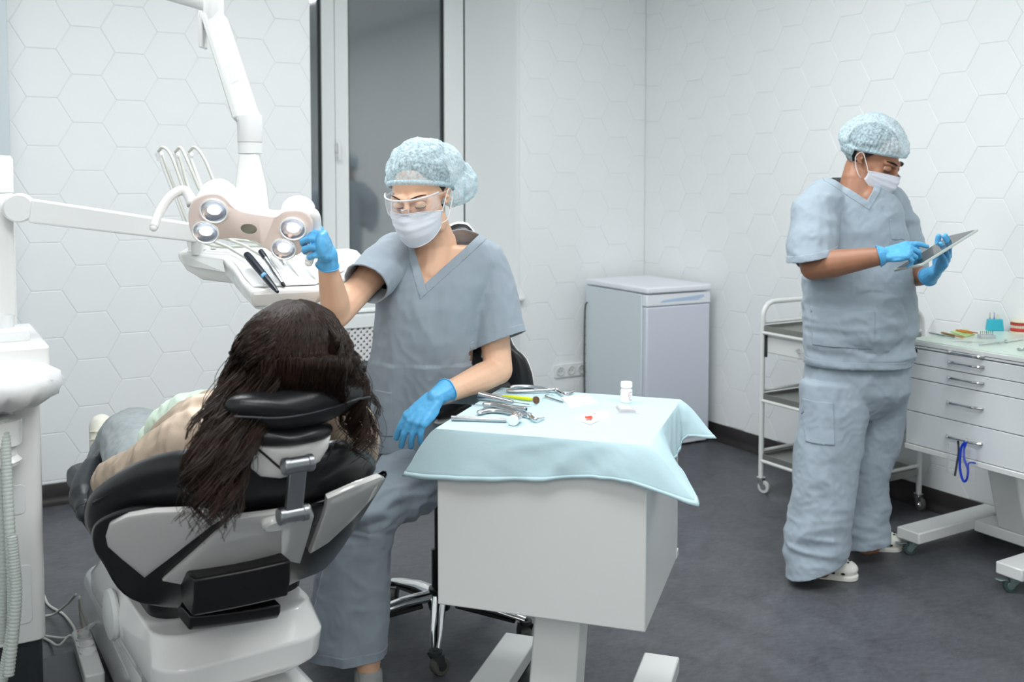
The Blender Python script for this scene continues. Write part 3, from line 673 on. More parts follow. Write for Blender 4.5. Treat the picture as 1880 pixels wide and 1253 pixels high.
# yellow probe
t = tool('yellow_probe', 'dental probe with bright yellow tapered plastic handle', 'probe', T(925, 727, -.003))
a, c = T(922, 727, .005), T(980, 734, .005); b = MB(); b.tube([lerp(a, c, k/8) for k in range(9)], [.002, .003, .0038, .0045, .005, .0054, .0056, .0054, .003], 12); wobj('handle', b, 'yellow', t)
b = MB(); b.tube(spline([c, T(988, 731, .004), T(996, 731, .003), T(1004, 730, .001)], 4), .0011, 6); wobj('tip', b, 'chrome', t)
b = MB(); b.tube(spline([a, T(912, 725, .004), T(905, 726, .001)], 4), .0011, 6); wobj('tip', b, 'chrome', t)
t = tool('thin_steel_probe', 'thin steel double-ended probe pointing under the first gauze pad', 'probe', T(1000, 727, -.003))
b = MB(); b.tube(spline([T(1018, 726, .002), T(1008, 724, .004), T(1001, 727, .004), T(1012, 732, .003), T(1034, 739, .002)], 6), [.0012]*12+[.0024]*13, 8); wobj('rod', b, 'steel', t)
# gauze pads
def pad(name, label, corners, stain=False, z=.004):
    C4 = [T(x, y, -.001) for x, y in corners]; t = tool(name, label, 'gauze', C4[0]-UP*.001, 'gauze pads on the drape')
    for q in range(2):
        b = MB(); n = 14; top = []; 
        for i in range(n+1):
            for j in range(n+1):
                u, v = i/n, j/n; p = lerp(lerp(C4[0], C4[1], u), lerp(C4[3], C4[2], u), v)
                if q: p = lerp(p, sum(C4)/4, .25)
                e = min(u, 1-u, v, 1-v); h = (z*(1+q*.9))*min(1, (e*7)**.5)+.0016*nz(p, 90)*min(1, e*8)
                top.append(p+UP*(h+.0003)+CR*.002*nz(p, 60, 5))
        f = [(i*(n+1)+j, (i+1)*(n+1)+j, (i+1)*(n+1)+j+1, i*(n+1)+j+1) for i in range(n) for j in range(n)]
        b.add(top, f); wobj('gauze_layer', b, 'cotton', t, ang=180)
    return t
pad('gauze_pad', 'clean white folded gauze pad beside the long forceps', [(1029, 730), (1078, 724), (1098, 740), (1049, 750)])
gp = pad('gauze_pad', 'white folded gauze pad with a small red stain', [(1050, 768), (1112, 754), (1126, 762), (1083, 780)])
b = MB(); c = T(1083, 767, .0085)
for k in range(9): b.ell(c+CR*random.uniform(-.010, .010)+CF*random.uniform(-.009, .009)+UP*.001, (.0048, .0036, .0020), nu=8, nv=5)
wobj('red_stain', b, 'blood', gp)
# bottle
bb = T(1150, 739, -.002); t = tool('pill_bottle', 'small white screw-cap bottle with a magenta print on its label', 'bottle', bb)
b = MB(); b.lathe([(.0, 0), (.0145, 0), (.0165, .002), (.0165, .034), (.0145, .039), (.0115, .041), (.0115, .044)], bb, UP, 28); wobj('bottle_body', b, 'bottle', t)
b = MB(); b.lathe([(.0155, .0425), (.0165, .0435), (.0165, .0545), (.0155, .0575), (0, .058)], bb, UP, 40); wobj('screw_cap', b, 'bottle', t, ang=30)
fd = nrm(np.array([-bb[0], -bb[1], 0])); rd = nrm(np.cross(UP, fd))
def onb(a_, z, r=.0168): q = a_; return bb+(fd*math.cos(q)+rd*math.sin(q))*r+UP*z
b = MB()
for i in range(10): 
    q0, q1 = .15+i*.13, .15+(i+1)*.13; b.add([onb(q0, .007), onb(q1, .007), onb(q1, .033), onb(q0, .033)], [(0, 1, 2, 3)])
lb = wobj('label', b, 'paperw', t, ang=180)
b = MB()
pts = [(1.0, .031), (.7, .031), (.45, .028), (.38, .022), (.5, .017), (.45, .012), (.6, .009), (1.0, .009)]
P = [onb(q, z, .01705) for q, z in pts]; b.tube(P, .0005, 5); b.tube([onb(.55, .021, .01705), onb(.9, .021, .01705)], .00045, 5); wobj('printed_mark', b, 'magenta', lb)
# blister
q = [T(x, y, -.001) for x, y in ((1126, 747), (1160, 747), (1173, 760), (1134, 760))]; t = tool('blister_pack', 'small clear plastic sachet lying in front of the white bottle', 'sachet', q[0]-UP*.001)
b = MB(); b.loft([[p for p in q], [p+UP*.001 for p in q]]); wobj('backing', b, 'blister', t)
cc = sum(q)/4; b = MB(); b.loft([[lerp(p, cc, .2)+UP*.001 for p in q], [lerp(p, cc, .28)+UP*.007 for p in q]]); wobj('bubble', b, 'blister', t, bevel=.001)
b = MB(); b.loft([[lerp(p, cc, .45)+UP*.0073 for p in q], [lerp(p, cc, .45)+UP*.0077 for p in q]]); wobj('label', b, 'paperw', t)

# ================================================================== THINGS ON THE DRAWER CABINET
CT = .8622
def K(x, y, h=0.): return Wz(x, y, CT+h)
def ctool(name, label, cat, p): return thing(name, label, cat, tuple(np.array([p[0], p[1], CT])), 0)
# blue bur stand
c = K(1826, 607); t = ctool('instrument_stand', 'bright cyan plastic stand holding thin dental files on the drawer cabinet', 'stand', c)
def cb(c, w0, w1, d_, h, z=0): return [[c+CR*sx*w+CF*sy*d_+UP*(z+hh) for sx, sy in ((-1, -1), (1, -1), (1, 1), (-1, 1))] for w, hh in ((w0, 0), (w1, h))]
b = MB(); b.loft(cb(c, .034, .028, .014, .048)); wobj('block', b, 'cyan', t, bevel=.002)
for dx, m_, h in ((-.021, 'brown', .03), (-.003, 'purple', .03), (.012, 'tooth', .022)):
    p = c+CR*dx+UP*.046; b = MB(); b.tube([p, p+UP*.006, p+UP*.008, p+UP*h], [.0022, .0028, .0016, .0010] if m_ != 'tooth' else [.005, .006, .006, .005], 8); wobj('file', b, m_, t)
# jaw model
c = K(1874, 611); t = ctool('jaw_model', 'dental jaw model with red gums and cream teeth at the picture right edge', 'jaw model', c)
for z, sg in ((.012, 1), (.036, -1)):
    b = MB(); P = [c+CR*(.030*math.sin(q))+CF*(.02-.036*math.cos(q))+UP*z for q in np.linspace(-1.5, 1.5, 15)]
    b.tube(P, .0075, 10, sq=(1, 1.0)); g = wobj('gum', b, 'gum', t)
    for q in np.linspace(-1.4, 1.4, 14):
        p = c+CR*(.030*math.sin(q))+CF*(.02-.037*math.cos(q))+UP*(z+sg*.0085); b = MB(); b.ell(p, (.0034, .0034, .0062), nu=8, nv=6); wobj('tooth', b, 'tooth', g)
b = MB(); b.lathe([(.04, 0), (.04, .004), (.03, .005)], c+CF*.005, UP, 24); b.loft(cb(c+CF*.03, .02, .02, .006, .05)); wobj('plinth', b, 'tooth', t)
b = MB(); b.lathe([(.036, .043), (.038, .046), (.036, .052), (.02, .053)], c+CF*.005, UP, 24); wobj('upper_plinth', b, 'tooth', t)
# bur block
c = K(1811, 621); t = ctool('bur_block', 'clear white block with a row of upright steel burs beside the cyan stand', 'bur block', c)
b = MB(); b.loft(cb(c, .03, .029, .018, .014)); wobj('block', b, 'blister', t, bevel=.001)
for k in range(7):
    p = c+CR*(-.024+k*.008)+UP*.014; b = MB(); b.tube([p, p+UP*.008, p+UP*.0085, p+UP*.014], [.0009, .0009, .0016, .0013], 6); wobj('bur', b, ('gasket', 'brown', 'steel')[k % 3], t)
# sticks and packets
def stick(name, label, x0, y0, x1, y1, m_, r=.0028, h=.003, mt=None, cat='instrument'):
    a, c = K(x0, y0, h+.0008), K(x1, y1, h+.0008); t = ctool(name, label, cat, a)
    b = MB(); b.tube([a, lerp(a, c, .05), lerp(a, c, .62), lerp(a, c, .64)], [r*.6, r, r, r*.5], 8); wobj('handle', b, m_, t)
    b = MB(); b.tube([lerp(a, c, .64), c], [r*.5, r*.7], 8); wobj('tip', b, mt or m_, t)
stick('dark_steel_file', 'thin dark steel file, leftmost tool on the drawer cabinet', 1705, 611, 1752, 620, 'tealm', .003)
stick('bronze_handled_tool', 'bronze-brown flat handled tool beside the thin dark file', 1728, 611, 1768, 620, 'brown', .0045, .004, 'orange')
stick('orange_spatula', 'orange plastic strip, farthest of the tools on the cabinet', 1755, 606, 1786, 613, 'orange', .004, .008)
stick('orange_brown_strip', 'orange strip with dark red end lying across the green packet', 1762, 606, 1795, 612, 'orange', .0035, .012, 'red')
q = [K(x, y, .0005) for x, y in ((1744, 610), (1775, 606), (1790, 615), (1772, 620))]; t = ctool('green_packet', 'pale green paper packet under the orange strips', 'packet', q[0])
b = MB(); b.loft([q, [p+UP*.004 for p in q]]); wobj('wrapper', b, 'green', t, bevel=.001)
stick('steel_probe', 'slender steel probe lying in front of the bur block', 1748, 627, 1806, 629, 'steel', .0016, .002)
a, c, e = K(1798, 634, .004), K(1848, 627, .006), K(1879, 622, .006); t = ctool('steel_syringe', 'steel carpule syringe lying near the front of the cabinet top', 'syringe', a)
b = MB(); b.tube([a, c], [.0022, .003], 8); wobj('plunger', b, 'steel', t)
b = MB(); b.tube([c-nrm(c-a)*.004, c, c+nrm(e-c)*.004, e], [.008, .004, .0045, .0045], 10); wobj('barrel', b, 'chrome', t)
b = MB(); b.tube([lerp(a, c, .7)+CR*.0-CF*.018, lerp(a, c, .7)+CF*.018], .003, 8); wobj('finger_grip', b, 'chrome', t)
c = K(1874, 643, .002); t = ctool('steel_dappen_dish', 'small steel dish at the front right of the cabinet top', 'dish', c)
b = MB(); b.lathe([(0, 0), (.012, 0), (.014, .006), (.0135, .0065), (.011, .003), (0, .002)], c, UP, 20); wobj('bowl', b, 'steel', t)
# goggles hanging on the lowest handle
gx = 3.352; P0 = Wx(1766, 812, gx)
gg = thing('hanging_goggles', 'clear safety goggles with blue frame hanging from the lowest cabinet drawer handle', 'goggles', tuple(Wx(1768, 885, gx)), 0)
b = MB()
for (xa, ya, xb, yb, x2, y2, x3, y3) in ((1744, 812, 1766, 816, 1764, 880, 1741, 868), (1772, 818, 1792, 826, 1790, 884, 1774, 884)):
    Q = [Wx(x, y, gx) for x, y in ((xa, ya), (xb, yb), (x2, y2), (x3, y3))]; O = np.array([-.02, 0, 0]); m_ = sum(Q)/4+O
    b.loft([Q, [lerp(p, m_, .12)+O*.8 for p in Q], [lerp(p, m_, .3)+O for p in Q]])
wobj('lens', b, 'clear', gg)
P = spline([Wx(x, y, gx-.012) for x, y in ((1772, 812), (1765, 822), (1762, 850), (1764, 870), (1769, 884), (1775, 880), (1777, 862), (1770, 842), (1770, 825), (1774, 812))], 5)
b = MB(); b.tube(P, .0045, 8); wobj('blue_frame', b, 'blue', gg)
b = MB(); b.tube(spline([Wx(x, y, gx-.01) for x, y in ((1778, 862), (1778, 852), (1784, 850), (1791, 851))], 5), .003, 8); wobj('blue_clip', b, 'blue', gg)
b = MB(); b.tube(spline([Wx(x, y, gx-.002) for x, y in ((1759, 810), (1760, 830), (1757, 850), (1753, 874))], 5), .004, 8); wobj('dark_strap', b, 'dark', gg)
b = MB(); b.tube(spline([Wx(1772, 813, gx-.012), Wx(1775, 806, gx-.004), Wx(1777, 806, gx+.02)], 4), .003, 8); wobj('hook', b, 'chrome', gg)

# ================================================================== DENTAL CHAIR
CH0 = (.61, 2.6, 0.); CHR = math.radians(3)
ch = thing('dental_chair', 'reclined dental treatment chair, black leather with silver-white rear shell, under the patient', 'dental chair', CH0, CHR)
Mc = WM[ch]; Mci = Mc.inverted()
def toC(p): return np.array(Mci @ Vector(p))
def BS(u, t, off=0.):
    """backrest surface in chair space; off > 0 towards the rear"""
    def q(u, t): return np.array([u, -.26-.70*t+.20*(u/.34)**2, .46+.714*t])
    p = q(u, t); e = 1e-3; n = nrm(np.cross(q(u+e, t)-q(u-e, t), q(u, t+e)-q(u, t-e)))
    if n[1] > 0: n = -n
    return p+n*off
def pjC(p):
    q = np.array(Mc @ Vector(p))-np.array([0, 0, CAM_H]); x = q@CR; y = q@CF; z = q[2]; c, s = math.cos(PITCH), math.sin(PITCH)
    yf = y*c-z*s; zu = z*c+y*s; return np.array([940+FPX*x/yf, CYP-FPX*zu/yf])
def inv(px_, py_, off=0.):
    u, t = 0., .35
    for _ in range(12):
        f0 = pjC(BS(u, t, off)); J = np.stack([(pjC(BS(u+1e-4, t, off))-f0)/1e-4, (pjC(BS(u, t+1e-4, off))-f0)/1e-4], 1)
        d = np.linalg.solve(J, np.array([px_, py_])-f0); d = np.clip(d, -.15, .15); u += d[0]; t += d[1]
    return u, t
def pillow(out2, surf, h0, h1, n=72, nr=7, e=2.6, sp=True):
    """solid between surf(u,t,h0) and surf(u,t,h1) with rounded edge inside the outline"""
    P = out2
    if sp:
        m = len(P); Q = []
        for i in range(m):
            a, b_, c, d = [np.array(P[(i+j-1) % m]) for j in range(4)]
            for k in range(4):
                t = k/4; Q.append(.5*((2*b_)+(-a+c)*t+(2*a-5*b_+4*c-d)*t*t+(-a+3*b_-3*c+d)*t**3))
        P = Q
    P = [np.array(p) for p in P]; c = sum(P)/len(P); rings = []; hm, hd = (h0+h1)/2, (h1-h0)/2
    for k in range(nr, 0, -1):
        r = k/nr; pass
    rs = [.05, .35, .6, .78, .88, .95, .985, 1.0]
    for r in rs: rings.append([surf(*(c+(p-c)*r), hm-hd*(max(0, 1-r**e/1.0))**(1/e)) for p in P])
    for r in rs[::-1][1:]: rings.append([surf(*(c+(p-c)*r), hm+hd*(max(0, 1-r**e))**(1/e)) for p in P])
    b = MB(); b.loft(rings); return b
def onback(poly, h0, h1, off=0., e=2.6, sp=True): return pillow([inv(x, y, off) for x, y in poly], BS, h0, h1, e=e, sp=sp)
b = onback([(143, 972), (147, 935), (179, 906), (229, 881), (283, 866), (340, 861), (430, 866), (520, 868), (600, 858), (655, 838), (694, 846), (714, 866), (706, 888), (650, 950), (598, 1012), (540, 1045), (440, 1085), (340, 1098), (265, 1092), (218, 1055), (188, 1006), (160, 998)], -.075, .012, e=3)
back = obj('backrest_cushion', b, 'leather', ch, ang=180)
b = onback([(178, 985), (182, 950), (225, 925), (283, 917), (400, 925), (520, 925), (590, 905), (690, 868), (712, 872), (700, 895), (600, 1018), (540, 1052), (440, 1093), (300, 1098), (232, 1075), (196, 1020)], .006, .028, e=5)
obj('back_frame', b, 'blackp', back, ang=180)
b = MB()
P = [BS(*inv(x, y, -.01), -.012) for x, y in ((172, 925), (225, 898), (283, 886), (345, 880))]; b.tube(spline(P, 6), .006, 8); obj('piping', b, 'leather', back)
for nm_, poly in (('shell_wing', [(194, 983), (200, 963), (234, 947), (283, 939), (345, 937), (420, 945), (392, 962), (266, 1060), (222, 1024), (198, 1002)]),
                  ('shell_panel', [(297, 1066), (352, 1076), (440, 1055), (536, 1028), (551, 1033), (566, 985), (577, 945), (571, 931), (500, 942), (427, 951), (410, 966), (350, 1020)]),
                  ('shell_wing', [(706, 877), (697, 874), (650, 892), (600, 914), (597, 936), (583, 975), (568, 1016), (600, 997), (645, 955), (690, 905)])):
    P = [np.array(p, float) for p in poly]; b = onback([tuple(p) for p in P], .024, .040, off=.035, e=7, sp=False)
    obj(nm_, b, 'shellg', ch, ang=50, bevel=0)
# hair-side bracket under the headrest
def WC(x, y, d): return toC(W(x, y, d))
b = MB(); p0, p1 = inv(476, 962, .04), inv(548, 950, .04); b.loft([superell(BS(*lerp(p0, p1, .5), o_), (1, 0, 0), (0, -.70, .714), .038*k, .022*k, 24) for o_, k in ((.03, 1), (.047, .96), (.052, .8))]); brk = obj('headrest_bracket', b, 'shellg', ch)
L0 = BS(*inv(535, 932, .05), .065); L1 = WC(547, 853, 1.93)
ax = np.array([1, 0, 0.]) 
for c_ in (L0, L1):
    b = MB(); b.lathe([(0, -.03), (.0155, -.03), (.017, -.028), (.017, -.019), (.0155, -.018), (.0155, .018), (.017, .019), (.017, .028), (.0155, .03), (0, .03)], c_, ax, 28); obj('hinge', b, 'alu', brk)
b = MB(); n_ = nrm(L1-L0); pr = nrm(np.cross(n_, ax)); b.loft([[p+ax*sx*.017+pr*sy*.007 for sx, sy in ((-1, -1), (1, -1), (1, 1), (-1, 1))] for p in (L0, L1)]); obj('link_bar', b, 'alu', brk, bevel=.002)
HC = WC(545, 750, 1.93)
def HS(u, t, off=0.): return HC+np.array([u, -.0+.35*u*u*3-.28*t, t*.96])+np.array([0, -1, -.25])*off
def hinv(x, y, off=0.):
    u = t = 0.
    for _ in range(10):
        f0 = pjC(HS(u, t, off)); J = np.stack([(pjC(HS(u+1e-4, t, off))-f0)/1e-4, (pjC(HS(u, t+1e-4, off))-f0)/1e-4], 1)
        d = np.clip(np.linalg.solve(J, np.array([x, y])-f0), -.1, .1); u += d[0]; t += d[1]
    return u, t
def onhead(poly, h0, h1, e=2.6, sp=True): return pillow([hinv(x, y) for x, y in poly], HS, h0, h1, e=e, sp=sp)
b = onhead([(417, 756), (432, 738), (470, 731), (516, 729), (560, 722), (600, 711), (637, 706), (672, 714), (680, 726), (662, 742), (622, 768), (582, 784), (530, 794), (480, 795), (436, 783)], -.05, .02, e=2.2); hr = obj('headrest_cushion', b, 'leather', ch, ang=180)
b = MB(); P = [HS(*hinv(x, y), .019) for x, y in ((424, 757), (450, 758), (500, 760), (550, 754), (600, 742), (645, 727), (672, 722))]; b.tube(spline(P, 5), .0022, 6); obj('piping', b, 'leather2', hr)
b = onhead([(446, 800), (470, 786), (530, 788), (580, 780), (612, 784), (606, 800), (560, 812), (500, 818), (455, 815)], -.055, .028, e=2.2); obj('headrest_roll', b, 'leather', hr, ang=180)
b = onhead([(440, 808), (480, 816), (530, 816), (580, 804), (607, 799), (603, 820), (588, 845), (550, 868), (512, 878), (476, 874), (450, 852), (440, 830)], -.03, .012, e=5, sp=False); hs = obj('headrest_shell', b, 'shellw', ch, ang=60)
b = MB(); b.tube(spline([HS(*hinv(x, y), .013) for x, y in ((460, 812), (480, 828), (505, 850), (530, 870))], 4), .0045, 6, sq=(1, .5)); b.tube(spline([HS(*hinv(x, y), .013) for x, y in ((606, 812), (596, 838), (575, 862))], 4), .004, 6, sq=(1, .5)); obj('strap', b, 'dark', hs)
# lower glossy brackets
for i, (ya, yb, h_, o_) in enumerate((((357, 1064), (535, 1028), .085, .075), ((350, 1132), (517, 1110), .04, .075))):
    A, B_ = BS(*inv(*ya, o_), o_), BS(*inv(*yb, o_), o_); m_ = lerp(A, B_, .5)+np.array([0, -.012, 0]); b = MB(); rg = []
    for k in range(13):
        t = k/12; p = (1-t)**2*A+2*t*(1-t)*m_+t*t*B_; rg.append([p+np.array([0, y, z]) for y, z in ((0, 0), (.004, -h_*.55), (.02, -h_), (.10, -h_), (.12, 0))])
    b.loft(rg); obj('rear_bracket', b, 'blackp', ch, bevel=.006, seg=3)
# seat, leg rest, armrest
def slab(x0, x1, y0, y1, z0, z1, zz=None): 
    b = MB(); b.prism(rrect(x0, x1, y0, y1, .07), z0, z1)
    if zz: b.v = [(x, y, z+zz*(y-y0)) for x, y, z in b.v]
    return b
st = obj('seat_cushion', slab(-.19, .24, -.22, .36, .50, .585), 'leather', ch, bevel=.025, seg=3)
obj('leg_rest', slab(-.16, .22, .34, .98, .50, .575, -.02), 'leather', ch, bevel=.025, seg=3)
obj('seat_shell', slab(-.16, .22, -.18, .9, .44, .5), 'blackp', ch, bevel=.015)
b = MB(); b.tube(spline([WC(158, 940, 2.62), WC(152, 905, 2.7), WC(168, 868, 2.8), WC(192, 842, 2.9)], 6), [.026]*4+[.034]*10+[.028]*5, 14, sq=(1, 1.2)); b.ell(WC(158, 940, 2.62), .026); obj('side_bolster', b, 'leather2', ch, ang=180)
b = MB(); b.tube(spline([WC(172, 950, 2.58), WC(170, 915, 2.66), WC(186, 880, 2.76), WC(204, 860, 2.85)], 6), .022, 12); obj('side_bolster', b, 'leather', ch, ang=180)
# lift body and plinth
b = MB(); rg = []
for z, w0, w1, y0, y1 in ((.315, .17, .20, -.30, .46), (.34, .20, .225, -.33, .46), (.40, .205, .23, -.34, .44), (.455, .19, .22, -.28, .38)): rg.append([np.array([x, y, z]) for x, y in rrect(-w0+.01, w1-.015, y0, y1, .08, 6)])
b.loft(rg); lift = obj('lift_cover', b, 'gloss', ch, bevel=.02, seg=4)
b = MB(); b.prism(rrect(-.13, .14, -.02, .42, .06, 6), .19, .33); obj('lift_column', b, 'gloss', ch, bevel=.015, seg=3)
b = MB(); 
for s_, x in ((-1, -.19), (1, .21)): b.lathe([(0, 0), (.062, 0), (.066, .006), (.062, .016), (.04, .022), (0, .022)], (x, .10, .385), (s_, 0, 0), 32)
setp(obj('hinge_cover', b, 'cream', lift), kind='stuff')
b = MB(); b.prism(rrect(-.155, .25, -.45, 1.03, .07, 8), .0, .20); b.v = [(x+.05*max(0, y)*(x < 0), y, z) for x, y, z in b.v]; obj('plinth', b, 'gloss', ch, bevel=.045, seg=5)
b = MB(); b.prism(rrect(-.14, .20, -.42, .1, .06, 6), .19, .26); obj('plinth_step', b, 'gloss', ch, bevel=.02, seg=4)

# ================================================================== OPERATORS CHAIR
SC = np.array([1.46, 2.93, 0])
stl = thing('office_chair', 'black leather swivel chair with white shell and chrome five-star base under the seated woman', 'chair', tuple(SC))
for k in range(5):
    a = math.radians(-119+72*k); d = np.array([math.cos(a), math.sin(a), 0])
    b = MB(); b.tube([np.array([0, 0, .125])+d*.03, np.array([0, 0, .118])+d*.12, np.array([0, 0, .092])+d*.24, np.array([0, 0, .078])+d*.295], [.026, .023, .019, .014], 12, sq=(1, .7), up=(0, 0, 1)); leg = obj('base_arm', b, 'chrome', stl)
    b = MB(); b.tube([d*.06+UP*.098, d*.26+UP*.068], [.018, .012], 8, sq=(1, .5)); obj('arm_underside', b, 'dark', leg)
    c_ = castor(stl, d[0]*.295, d[1]*.295, .078, .028, 'greyrub', 'gasket', w=.034, ang=a+2.2)
b = MB(); b.lathe([(.035, .08), (.04, .10), (.036, .15), (.026, .155), (.026, .28), (.016, .285), (.016, .47)], (0, 0, 0)); obj('gas_column', b, 'blackp', stl)
b = MB(); b.box(-.09, .09, -.08, .1, .462, .495); obj('mechanism', b, 'dark', stl, bevel=.01)
b = MB(); b.tube([(.0, -.05, .478), (-.18, -.12, .478), (-.215, -.13, .472)], [.004, .004, .007], 8); obj('lever', b, 'chrome', stl)
fdir = nrm(np.array([-.62, -.78, 0])); rdir = np.array([fdir[1], -fdir[0], 0])
def ring(c, a, b_, z, e=3): return superell(np.array(c)+UP*z, rdir, fdir, a, b_, 40, e)
b = MB(); b.loft([ring((0, 0, 0), .2, .2, .494), ring((0, 0, 0), .245, .245, .505), ring((0, 0, 0), .25, .25, .525)]); obj('seat_shell', b, 'shellw', stl)
b = MB(); b.loft([ring((0, 0, 0), .245, .245, .524), ring((0, 0, 0), .255, .255, .545), ring((0, 0, 0), .25, .25, .575), ring((0, 0, 0), .2, .2, .59)]); obj('seat_cushion', b, 'leather', stl, ang=180)
BO = [(826, 416), (846, 411), (866, 421), (897, 478), (918, 560), (942, 630), (966, 655), (979, 700), (972, 765), (850, 790), (730, 770), (716, 700), (722, 630), (738, 520), (786, 440)]
def bk(d0, d1, sc_=1., e=4):
    P = [np.array(p, float) for p in BO]; Q = []; m = len(P)
    for i in range(m):
        a, b_, c, d = P[i-1], P[i], P[(i+1) % m], P[(i+2) % m]
        for k in range(3): t = k/3; Q.append(.5*((2*b_)+(-a+c)*t+(2*a-5*b_+4*c-d)*t*t+(-a+3*b_-3*c+d)*t**3))
    c0 = np.array([848., 610.]); rg = []
    for r in (.1, .5, .8, .93, 1.): rg.append([W(*(c0+(p-c0)*r*sc_), d0+(d1-d0)*.5*(1-(1-r**e)**(1/e)) - .00*r)-SC - CF*.0 for p in Q])
    for r in (.93, .8, .5, .1): rg.append([W(*(c0+(p-c0)*r*sc_), d1-(d1-d0)*.5*(1-(1-r**e)**(1/e)))-SC for p in Q])
    bb_ = MB(); bb_.loft(rg)
    # wrap the wings forwards
    c3 = W(848, 610, d0)-SC; vv = []
    for p in bb_.v: x = (np.array(p)-c3)@CR; vv.append(tuple(np.array(p)-CF*(.9*x*x)))
    bb_.v = vv; return bb_
obj('backrest_cushion', bk(3.30, 3.37), 'leather', stl, ang=180); obj('back_shell', bk(3.36, 3.40, 1.018), 'shellw', stl, ang=180)
b = MB(); b.tube([np.array([0, 0, .49])-fdir*.1, np.array([0, 0, .5])-fdir*.27, W(848, 700, 3.42)-SC], [.025, .02, .03], 10, sq=(1.4, .6)); obj('back_bracket', b, 'blackp', stl)
for A_, B_, m_ in (((803, 764, 2.93), (925, 706, 3.22), 'leather'), ((596, 679, 3.28), (684, 672, 3.42), 'leather2')):
    a, c = W(*A_)-SC, W(*B_)-SC; b = MB(); P = [lerp(a, c, k/10) for k in range(11)]; b.tube(P, [.018]+[.034]*9+[.026], 14, sq=(1, .55)); ar = obj('armrest', b, m_, stl)
    b = MB(); b.tube([p-UP*.021 for p in P], [.012]+[.03]*9+[.02], 12, sq=(1, .25)); obj('armrest_shell', b, 'shellw', ar)
    b = MB(); q = lerp(a, c, .85); b.tube(spline([q-UP*.02, q*np.array([1, 1, 0])+UP*.60, q*np.array([.62, .62, 0])+UP*.5], 5), .014, 10); obj('armrest_post', b, 'chrome', ar)

# ================================================================== DENTAL UNIT AT THE LEFT
ux1, uy0 = .287, 2.955
un = thing('dental_unit', 'white dental unit cabinet with spittoon at the left edge of the room', 'dental unit', (.05, 3.2, 0))
def Lu(x, y, z): return (x-.05, y-3.2, z)
b = MB(); b.prism([(x-.05, y-3.2) for x, y in rrect(-.22, ux1-.006, uy0, 3.42, .025)], .245, 1.0); obj('cabinet_body', b, 'gloss', un, bevel=.004)
b = MB(); b.prism([(x-.05, y-3.2) for x, y in rrect(-.20, ux1-.014, uy0+.012, 3.40, .02)], .0, .246); obj('base', b, 'leather2', un)
b = MB(); b.prism([(x-.05, y-3.2) for x, y in rrect(-.24, ux1+.018, uy0-.01, 3.44, .015)], .915, 1.05); obj('top_block', b, 'gloss', un, bevel=.008, seg=3)
for (x0, x1, z0, z1) in ((.06, ux1-.05, .60, .68), (.02, ux1-.04, .30, .46)):
    b = MB(); b.prism([(x-.05, z) for x, z in rrect(x0, x1, z0, z1, .012)], 0, .002, Matrix(((1, 0, 0, 0), (0, 0, -1, uy0-3.2), (0, 1, 0, 0), (0, 0, 0, 1)))); obj('service_panel', b, 'white', un, bevel=.001)
# spittoon bowl wrapped in film
bc = W(-6, 700, 2.62); bl = np.array([bc[0]-.05, bc[1]-3.2, 0])
b = MB(); b.lathe([(.03, .895), (.09, .910), (.13, .945), (.137, .962), (.128, .962), (.08, .918), (0, .905)], bl, UP, 40, cap=False); sp_ = obj('spittoon_bowl', b, 'gloss', un, ang=180)
b = MB(); rg = []
for k, (r, z) in enumerate([(.05, .888), (.10, .900), (.138, .925), (.150, .955), (.140, .980), (.105, .998), (.05, 1.004), (.004, 1.003)]):
    rg.append([bl+UP*(z+.014*ridge((r*math.cos(q)*16, r*math.sin(q)*16, z*9), 1.2))+np.array([math.cos(q), math.sin(q), 0])*r*(1+.09*ridge((math.cos(q)*3.4, math.sin(q)*3.4, z*16), 1.2)) for q in np.linspace(0, 2*PI, 61)[:-1]])
b.loft(rg); obj('plastic_wrap', b, 'film', sp_, ang=180)
b = MB(); b.tube([W(70, 692, 2.62)-np.array([.05, 3.2, 0]), W(92, 700, 2.6)-np.array([.05, 3.2, 0])], [.02, .012], 8, sq=(1, .3)); obj('wrap_corner', b, 'film', sp_)
b = MB(); b.lathe([(.022, .745), (.052, .752), (.055, .762), (.043, .775), (.043, .80), (.055, .805), (.058, .87), (.03, .88)], bl, UP, 32); obj('bowl_stem', b, 'gloss', un)
b = MB(); b.box(*[v for v in (-.02, .16)], -.27, -.24, .855, .885); obj('tray_bracket', b, 'white', un, bevel=.006)
b = MB(); g = W(8, 622, 2.8)-np.array([.05, 3.2, 0]); b.lathe([(.0, 1.055), (.022, 1.055), (.028, 1.12), (.026, 1.12), (.021, 1.06)], (g[0], g[1], 0), UP, 20); obj('rinse_cup', b, 'white', un)
# column for the tray arm
pc = W(-14, 450, 2.88); pl = np.array([pc[0]-.05, pc[1]-3.2, 0]); pr_ = .0585
b = MB(); b.lathe([(pr_+.008, 1.045), (pr_+.010, 1.06), (pr_+.002, 1.065), (pr_, 1.07), (pr_, 1.455)], pl, UP, 40); obj('column', b, 'gloss', un)
b = MB(); b.lathe([(pr_+.0005, 1.458), (pr_+.0005, 1.55), (pr_-.006, 1.562), (0, 1.565)], pl, UP, 40); obj('column_cap', b, 'gloss', un)
b = MB(); q = W(28, 622, 2.8)-np.array([.05, 3.2, 0]); b.box(q[0]-.10, q[0]+.035, q[1]-.04, q[1]+.05, 1.045, 1.085); obj('column_foot', b, 'white', un, bevel=.008)
